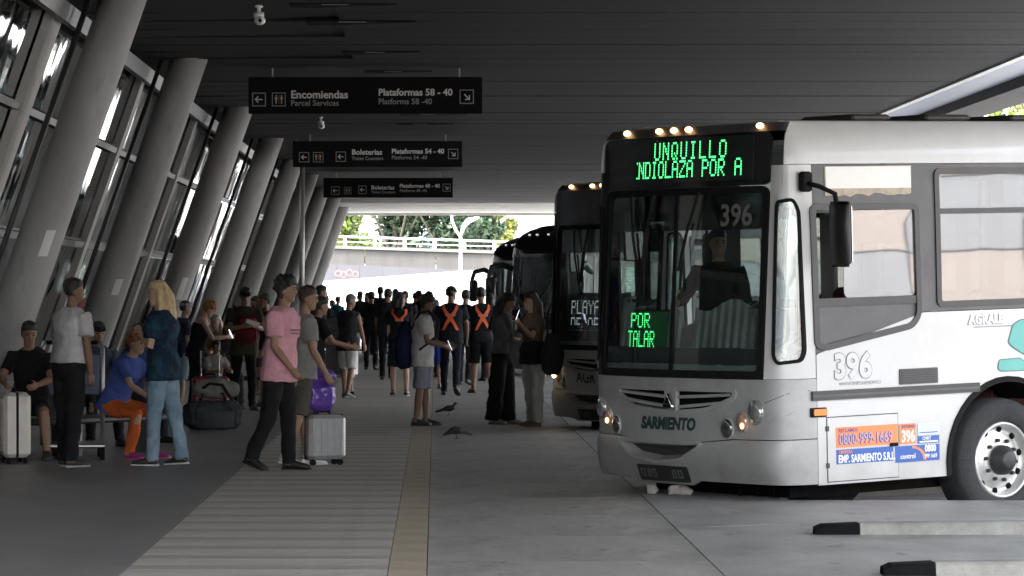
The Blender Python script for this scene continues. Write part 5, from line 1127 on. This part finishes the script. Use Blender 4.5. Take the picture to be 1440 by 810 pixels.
# ------------------------------------------------------------------ benches, luggage, pigeons
def bench(label, p, L, rz):
    t = thing('bench', label, 'bench', p, R(rz), 'low dark benches by the columns')
    mb = MB(); mb.bbox((-.22, -L/2, .33), (.22, L/2, .40), .02); mb.obj('seat', mat('bench_dark', (.04, .04, .042), .5), t)
    for y in (-L*.4, L*.4): mb = MB(); mb.bbox((-.18, y - .04, 0), (.18, y + .04, .329), .01); mb.obj('leg', m_rail, t)
bench('low dark bench under the red-haired woman in orange trousers', gp(160, 640) + V((-.1, .2, 0)), 1.5, -35)
bench('low dark bench under the man in black by the white suitcase', gp(46, 645) + V((0, .12, 0)), .8, 85)
bench('low dark bench under the people seated beside the fourth column', gp(300, 566) + V((0, .25, 0)), 1.9, 85)
def suitcase(label, p, rz, col, w, d, h, metal=.0, group='suitcases', ribs=5, handle=.0):
    t = thing('suitcase', label, 'suitcase', p, R(rz), group)
    m = mat('case_%.2f_%.2f_%.2f' % col, col, .35, metal, .06, 5, dirt=(tuple(c*.7 for c in col), 4, .5))
    mb = MB(); mb.bbox((-w/2, -d/2, .06), (w/2, d/2, .06 + h), .035); b = mb.obj('shell', m, t, False)
    for k in range(ribs):
        x = -w/2 + w*(k + .9)/(ribs + .8)
        for sy in (-1, 1): mb = MB(); mb.bbox((x - .012, sy*d/2 - .008, .12), (x + .012, sy*d/2 + .008, h), .003); mb.obj('rib', m, b)
    mb = MB(); mb.box((-w/2 - .003, -.012, .062), (w/2 + .003, .012, .064 + h)); mb.obj('zip', _mats['rubber'], b)
    for x in (-w/2 + .05, w/2 - .05):
        for y in (-d/2 + .05, d/2 - .05):
            mb = MB(); mb.lathe([(.012, -.012), (.03, -.012), (.03, .012), (.012, .012)], Matrix.Translation((x, y, .03)) @ Matrix.Rotation(R(90), 4, 'X'), 12); mb.obj('wheel', _mats['rubber'], t)
    if handle:
        mb = MB(); hh = .06 + h
        mb.tube([V((-w*.25, d*.3, hh - .02)), V((-w*.25, d*.3, hh + handle)), V((w*.25, d*.3, hh + handle)), V((w*.25, d*.3, hh - .02))], .011); mb.obj('handle', m_chrome, t)
    mb = MB(); mb.tube([V((-.06, 0, .058 + h)), V((-.06, 0, .09 + h)), V((.06, 0, .09 + h)), V((.06, 0, .058 + h))], .012); mb.obj('top_handle', _mats['rubber'], t)
    return t
suitcase('white hard suitcase under the arms of the seated man in black', gp(20, 651), -75, (.68, .62, .56), .44, .26, .62, 0, ribs=4)
suitcase('silver hard suitcase carrying a purple bag', gp(455, 654), 25, (.5, .5, .5), .38, .24, .42, .4, handle=0)
pb = gp(452, 654)
t = thing('purple_bag', 'shiny purple bag standing on top of the silver suitcase', 'bag', pb + V((-.03, 0, .50)), R(25))
mb = MB(); mb.bbox((-.16, -.11, 0.01), (.16, .11, .30), .06); mb.chain([V((-.12, 0, .30)), V((0, 0, .38)), V((.13, 0, .33))], [.07, .08, .06], 10); mb.obj('bag', mat('purple_nylon', (.12, .05, .34), .3, 0, .2, 8), t, True, remesh=.012, folds=.05)
suitcase('red suitcase standing among the seated people behind the big duffel bag', gp(296, 582), 10, (.3, .025, .03), .5, .24, .45, 0, handle=.35)
suitcase('tall dark blue suitcase at the left edge behind the seated man in black', gp(3, 640), 20, (.03, .07, .16), .44, .28, .8, 0)
t = thing('duffel_bag', 'big dark grey duffel bag lying on the floor beside the black dressed woman', 'bag', gp(299, 606), R(8))
mb = MB(); mb.bbox((-.34, -.17, .02), (.34, .17, .36), .07); mb.obj('bag', cloth((.05, .052, .055)), t, True, remesh=.013, folds=.05)
mb = MB(); mb.bbox((-.2, -.2, .05), (.26, -.165, .24), .02); mb.obj('pocket', cloth((.065, .067, .07)), t, True)
for y in (-.1, .1): mb = MB(); mb.tube([V((-.15, y, .35)), V((-.12, y*.6, .45)), V((.12, y*.6, .45)), V((.15, y, .35))], .012); mb.obj('handle', _mats['rubber'], t)
t = thing('travel_bag', 'grey and pale rounded travel bag lying on top of the duffel bag', 'bag', gp(303, 606) + V((0, .05, .37)), R(15))
mb = MB(); mb.chain([V((-.2, 0, .13)), V((0, 0, .14)), V((.2, 0, .12))], [.10, .135, .10], 14); mb.obj('bag', cloth((.2, .2, .185)), t, True, remesh=.013, folds=.04)
mb = MB(); mb.tube([V((-.22, -.05, .1)), V((-.1, -.15, .2)), V((.05, -.15, .18)), V((.15, -.12, .03))], .018); mb.obj('strap', _mats['rubber'], t)
# luggage trolley: two uprights, a back plate and wheels beside the polo man
def trolley(label, p, rz):
    t = thing('luggage_trolley', label, 'trolley', p, R(rz), 'luggage trolleys')
    m = mat('trolley_steel', (.42, .42, .42), .35, .7, .1)
    for x in (-.3, .3): mb = MB(); mb.tube([V((x, .0, .12)), V((x, .03, 1.08)), V((x*.9, .12, 1.14))], .022); mb.obj('upright', m, t, True)
    mb = MB(); mb.tube([V((-.27, .12, 1.14)), V((.27, .12, 1.14))], .02); mb.obj('push_bar', _mats['rubber'], t, True)
    mb = MB(); mb.bbox((-.27, -.01, .62), (.27, .03, 1.02), .01); mb.obj('advert_board', mat('board_blue', (.06, .09, .16), .5, 0, .2, 3), t)
    mb = MB(); mb.bbox((-.3, -.75, .12), (.3, .02, .16), .015); mb.obj('deck', m, t)
    for x in (-.27, .27):
        for y in (-.65, 0): mb = MB(); mb.lathe([(.02, -.02), (.06, -.02), (.06, .02), (.02, .02)], Matrix.Translation((x, y, .06)) @ Matrix.Rotation(R(90), 4, 'Y'), 14); mb.obj('wheel', _mats['rubber'], t)
trolley('steel luggage trolley with a dark blue board beside the man in the grey polo', gp(101, 643) + V((0, .05, 0)), 8)
# ribbed stack of trays on a small cart
t = thing('tray_cart', 'ribbed grey stack with a tall white edge board beside the man in white shorts', 'cart', gp(478, 557), R(-12))
mb = MB(); mb.bbox((-.24, -.2, .30), (.2, .2, .34), .008); mb.obj('deck', _mats['trolley_steel'], t)
for x in (-.2, .16):
    for y in (-.16, .16): mb = MB(); mb.tube([V((x, y, .06)), V((x, y, .30))], .015); mb.obj('leg', _mats['trolley_steel'], t); mb = MB(); mb.ball((x, y, .04), (.04, .02, .04)); mb.obj('wheel', _mats['rubber'], t)
for k in range(15): mb = MB(); mb.bbox((-.24, -.19, .345 + .06*k), (.15, .19, .345 + .06*k + .028), .008); mb.bbox((-.2, -.15, .373 + .06*k), (.12, .15, .345 + .06*k + .059), .004); mb.obj('tray', mat('tray_grey', (.14, .14, .145), .5, .2, .2, 6), t)
mb = MB(); mb.bbox((.16, -.2, .345), (.255, .2, 1.27), .008); mb.obj('edge_board', mat('board_white', (.82, .82, .8), .5, 0, .03), t)
def pigeon(label, p, rz, peck):
    t = thing('pigeon', label, 'pigeon', p, R(rz), 'pigeons on the platform'); t.scale = (.7, .7, .7)
    m = mat('pigeon_grey', (.035, .036, .042), .6, 0, .3, 25); mb = MB()
    hx, hz = (.13, .235) if not peck else (.19, .075)
    mb.chain([V((-.13, 0, .105)), V((-.06, 0, .125)), V((.02, 0, .135)), V((.085, 0, .15 if not peck else .125)), V((hx - .03, 0, hz - .04 if not peck else hz + .01)), V((hx, 0, hz))], [.02, .05, .064, .05, .027, .026], 12)
    mb.chain([V((-.1, 0, .115)), V((-.19, 0, .085)), V((-.245, 0, .07))], [.03, .026, .02], 10, flat=1.6, ref=(0, 1, 0))
    for sg in (1, -1): mb.chain([V((.05, sg*.05, .15)), V((-.05, sg*.062, .13)), V((-.15, sg*.035, .1))], [.03, .04, .014], 10, flat=.45, ref=(0, 1, 0))
    mb.obj('body', m, t, True, remesh=.007)
    mb = MB(); d = V((.9, 0, -.3 if not peck else -.8)).normalized(); mb.chain([V((hx + .018, 0, hz)), V((hx, 0, hz)) + d*.05], [.009, .003], 8); mb.obj('beak', mat('beak', (.05, .045, .04), .5), t, True)
    for sg in (1, -1):
        mb = MB(); mb.tube([V((.0, sg*.025, .085)), V((.005, sg*.027, .04)), V((-.005, sg*.027, .008))], .006, 6)
        for a in (-35, 0, 35, 180): mb.tube([V((-.005, sg*.027, .006)), V((-.005 + .035*cos(R(a)), sg*.027 + .035*sin(R(a)), .004))], .004, 5)
        mb.obj('leg', mat('leg_red', (.25, .08, .06), .6), t)
pigeon('dark pigeon standing upright on the platform near the man in the white T-shirt', gp(631, 584), 5, False)
pigeon('dark pigeon bent down pecking at the platform', gp(642, 617), 184, True)
# ------------------------------------------------------------------ beyond the far end: ramp, overpass, lamps, trees, buildings
m_wwall = mat('ramp_white', (.6, .59, .57), .8, 0, .05, 1, dirt=((.62, .6, .57), .6, .5))
m_gwall = mat('wall_grey', (.085, .085, .093), .85, 0, .1, 1.2, dirt=((.055, .055, .06), .6, .6)); m_para = mat('parapet_concrete', (.085, .079, .073), .9, 0, .16, 1.2, .2, stretch=(1, 1, .25), dirt=((.05, .046, .042), .9, .85))
m_wmet = mat('white_metal', (.8, .8, .78), .4, 0, .05)
def lin(x, x0, z0, x1, z1): return z0 + (x - x0)*(z1 - z0)/(x1 - x0)
def sloped(name, m, parent, xa, xb, y0, y1, zb, ztop, n=1):
    mb = MB(); rr = [[V((x, y0, zb(x) if callable(zb) else zb)), V((x, y1, zb(x) if callable(zb) else zb)), V((x, y1, ztop(x))), V((x, y0, ztop(x)))] for x in [xa + (xb - xa)*k/n for k in range(n + 1)]]; mb.loft(rr); return mb.obj(name, m, parent)
t = thing('ramp_wall', 'long plain white ramp wall behind the crowd at the bright end', 'wall', (0, 0, 0))
for k in range(16): sloped('wall_panel', m_wwall, t, -24 + 4*k + .006, -20 + 4*k - .006, 138, 138.3, -.25, lambda x: lin(x, -4.36, 2.2, 2.12, 2.68))
t = thing('panel_wall', 'grey panelled wall with faint red graffiti above the white ramp', 'wall', (0, 0, 0))
for k in range(44): sloped('wall_panel', m_gwall, t, -18 + .93*k + .012, -18 + .93*(k + 1) - .012, 146 + .01*(k % 3), 146.3, -.25, lambda x: lin(x, -4.4, 2.94, .9, 2.71))
m_graf = mat('graffiti_red', (.42, .12, .12), .8, 0, .1)
for k, (x, z) in enumerate(((-4.0, 2.55), (-3.8, 2.5), (-3.55, 2.58), (-3.3, 2.52))):
    mb = MB(); rng = random.Random(k); pts = [(x + .13*cos(2*pi*j/9)*(1 + .4*rng.random()), z + .12*sin(2*pi*j/9)*(1 + .5*rng.random())) for j in range(9)]
    inner = [(x + (a - x)*.6, z + (b - z)*.6) for a, b in pts]
    mb.loft([[V((a, 145.99, b)) for a, b in pts], [V((a, 145.985, b)) for a, b in inner]], cap=False); mb.obj('graffiti', m_graf, t, fix=False)
t = thing('overpass', 'stained concrete overpass parapet with a pale metal railing', 'overpass', (0, 0, 0))
pz = lambda x: lin(x, -4.5, 3.77, 1.0, 3.6)
for k in range(18): sloped('parapet_panel', m_para, t, -24 + 3*k + .02, -21 + 3*k - .02, 150 + .02*(k % 2), 150.4, 2.2, pz)
sloped('coping', mat('coping_pale', (.14, .133, .127), .85, 0, .1), t, -24, 30, 149.9, 150.5, lambda x: pz(x) - .14, lambda x: pz(x) - .02, 1)
sloped('lower_band', _mats['coping_pale'], t, -24, 30, 149.85, 150.42, 2.0, lambda x: 2.35)
for k in range(42): 
    x = -24 + 1.26*k; mb = MB(); mb.loft([[V((x + dx, 150.1 + dy, z)) for dx, dy in ((-.07, 0), (.07, 0), (.07, .12), (-.07, .12))] for z, in ((pz(x) - .02,), (pz(x) + .36,))]); mb.obj('post', m_wmet, t)
mb = MB(); mb.loft([[V((x, 150.05, pz(x) + .34)), V((x, 150.2, pz(x) + .34)), V((x, 150.2, pz(x) + .42)), V((x, 150.05, pz(x) + .42))] for x in (-24, 30)]); mb.obj('top_rail', m_wmet, t)
mb = MB(); mb.loft([[V((x, 150.1, pz(x) + .14)), V((x, 150.14, pz(x) + .14)), V((x, 150.14, pz(x) + .18)), V((x, 150.1, pz(x) + .18))] for x in (-24, 30)]); mb.obj('middle_rail', m_wmet, t)
t = thing('street_lamp', 'white street lamp post standing in front of the grey wall', 'street lamp', (.98, 141, -.25), 0, 'white street lamps')
mb = MB(); mb.chain([V((0, 0, 0)), V((0, 0, 2.4)), V((0, 0, 4.35))], [.075, .065, .055], 10, dome=False); mb.obj('post', m_wmet, t, True)
mb = MB(); mb.tube([V((0, 0, 4.2)), V((-.2, 0, 4.5)), V((-.35, 0, 4.9)), V((-.38, 0, 5.6)), V((-.3, 0, 6.6))], .05); mb.obj('arm', m_wmet, t, True)
mb = MB(); mb.chain([V((.02, 0, 4.3)), V((.12, 0, 4.62)), V((.3, 0, 4.85)), V((.7, 0, 4.98))], [.05, .09, .12, .05], 10, flat=1.6, ref=(0, 1, 0)); mb.obj('lamp_head', m_wmet, t, True)
def leaf_mat(name, c): return mat(name, c, .7, 0, .45, .9, 0)
def tree(label, p, h, rad, z0, m, n, leaf, seed, group='trees beyond the overpass'):
    rng = random.Random(seed); t = thing('tree', label, 'tree', p, rng.uniform(0, 6), group)
    mb = MB(); mb.chain([V((0, 0, 0)), V((.1, .05, h*.3)), V((0, .1, h*.6))], [.22, .17, .1], 8)
    for k in range(5): a = 2*pi*k/5 + rng.random(); mb.chain([V((.05, .05, h*.32 + .2*k)), V((cos(a)*rad*.4, sin(a)*rad*.4, h*.55)), V((cos(a)*rad*.75, sin(a)*rad*.75, h*.72))], [.09, .06, .03], 6)
    mb.obj('trunk', mat('bark', (.1, .08, .06), .9, 0, .3, 6), t)
    cl = []
    for k in range(16):
        a, q = rng.uniform(0, 2*pi), rng.random()**.6; zz = rng.uniform(z0, h*.9); w = rad*(1 - .45*max(0, (zz - z0)/(h - z0)))
        cl.append((V((cos(a)*q*w*.75, sin(a)*q*w*.75, zz)), rad*rng.uniform(.28, .48)))
    vs, fs = [], []
    for k in range(n):
        c, r = cl[rng.randrange(16)]
        d = V((rng.gauss(0, 1), rng.gauss(0, 1), rng.gauss(0, .8))).normalized()*r*rng.uniform(.55, 1.05); q = c + d
        u = V((rng.gauss(0, 1), rng.gauss(0, 1), rng.gauss(0, .6))).normalized(); v = u.cross(V((rng.gauss(0, 1), rng.gauss(0, 1), rng.gauss(0, 1)))).normalized(); L = leaf*rng.uniform(.6, 1.3)
        o = len(vs); vs += [tuple(q - u*L), tuple(q + v*L*.5), tuple(q + u*L), tuple(q - v*L*.5)]; fs.append((o, o + 1, o + 2, o + 3))
    me = bpy.data.meshes.new('crown'); me.from_pydata(vs, [], fs); link('crown', me, m, t)
lg, dg, yg = leaf_mat('leaf_light', (.12, .17, .03)), leaf_mat('leaf_dark', (.035, .065, .03)), leaf_mat('leaf_yellow', (.22, .24, .05))
for x, y, h, r, m, lb in ((-4.6, 168, 8.5, 2.2, lg, 'light yellow-green tree at the end of the column row'), (-1.9, 172, 10, 2.6, dg, 'dark green tree above the middle of the railing'), (.6, 171, 9, 2.3, dg, 'dark green tree behind the bent lamp arm'),
        (2.0, 178, 8, 1.7, dg, 'smaller dark tree behind the white lamp head'), (-8.0, 175, 10, 3.2, dg, 'dark tree hidden behind the leaning columns at the bright end'), (3.4, 186, 8.5, 1.3, yg, 'thin yellowish tree before the pale building')):
    tree(lb, (x, y, -.25), h, r, 3.0, m, 5200, .17, int(x*10) + 99)
for k, (x, y) in enumerate(((23, 128), (27, 150), (31, 138), (36, 160), (42, 150), (20, 160))):
    tree('yellow-green street tree beyond the right edge of the canopy, %s' % ['closest to the platform end', 'half hidden by the first', 'fullest of the row', 'tallest of the row', 'outermost of the row', 'farthest of the row'][k], (x, y, -.25), 13 + k % 3, 4.2, 3.5, yg if k % 2 == 0 else lg, 4200, .3, 40 + k, 'street trees beyond the canopy')
def block(label, x0, x1, y, d, h, m, win, group=None, ww=1.3, hh=1.5, panel=None):
    t = thing('pale_building', label, 'building', (0, 0, 0), 0, group)
    mb = MB(); mb.box((x0, y, -.25), (x1, y + d, h)); mb.obj('wall', m, t)
    mb = MB(); mb.box((x0 - .15, y - .15, h), (x1 + .15, y + d, h + .35)); mb.obj('roof_edge', m_pale, t)
    z = 1.2
    while z < h - 2:
        x = x0 + 1.0
        while x < x1 - 1.5:
            mb = MB(); mb.box((x, y - .06, z), (x + ww, y - .002, z + hh)); f = mb.obj('window', m_wmet, t)
            mb = MB(); mb.box((x + .08, y - .075, z + .08), (x + ww - .08, y - .0605, z + hh - .08)); mb.obj('pane', win, f); x += ww + 1.1
        z += 3.0
    if panel: mb = MB(); mb.box((panel[0], y - .12, panel[1]), (panel[2], y - .08, panel[3])); mb.obj('red_panel', mat('panel_red', (.6, .2, .18), .7), t)
win_m = mat('far_window', (.16, .19, .22), .15, 0, .2, .6)
block('pale building with a faded red panel behind the coach', 3.2, 16, 195, 14, 16, m_pale, win_m, panel=(5.0, 5.6, 5.75, 6.2))
block('pale building far behind the trees at the bright end', -26, 1.5, 215, 12, 15, m_pale, win_m)
# the pale building across the yard that the bus windows mirror
t = thing('yard_building', 'pale panelled building across the sunlit yard, mirrored in the bus windows', 'building', (46, 10, -.25))
mb = MB(); mb.box((0.05, -60, 0), (14, 70, 15)); mb.obj('wall', m_gwall, t)
mp = [mat('facade_beige', (.34, .285, .25), .8, 0, .06, .5), mat('facade_white', (.40, .38, .36), .8, 0, .06, .5), mat('facade_grey', (.25, .245, .25), .8, 0, .06, .5)]
rng = random.Random(5); y = -60
while y < 66:
    w = rng.choice((1.6, 2.4, 3.4)); z = 0
    for hh in (3.2, 2.2, 4.0, 3.5): mb = MB(); mb.box((-.02 - .03*rng.random(), y + .03, z + .03), (.05, y + w - .03, z + hh - .03)); mb.obj('facade_panel', rng.choice(mp), t); z += hh
    y += w
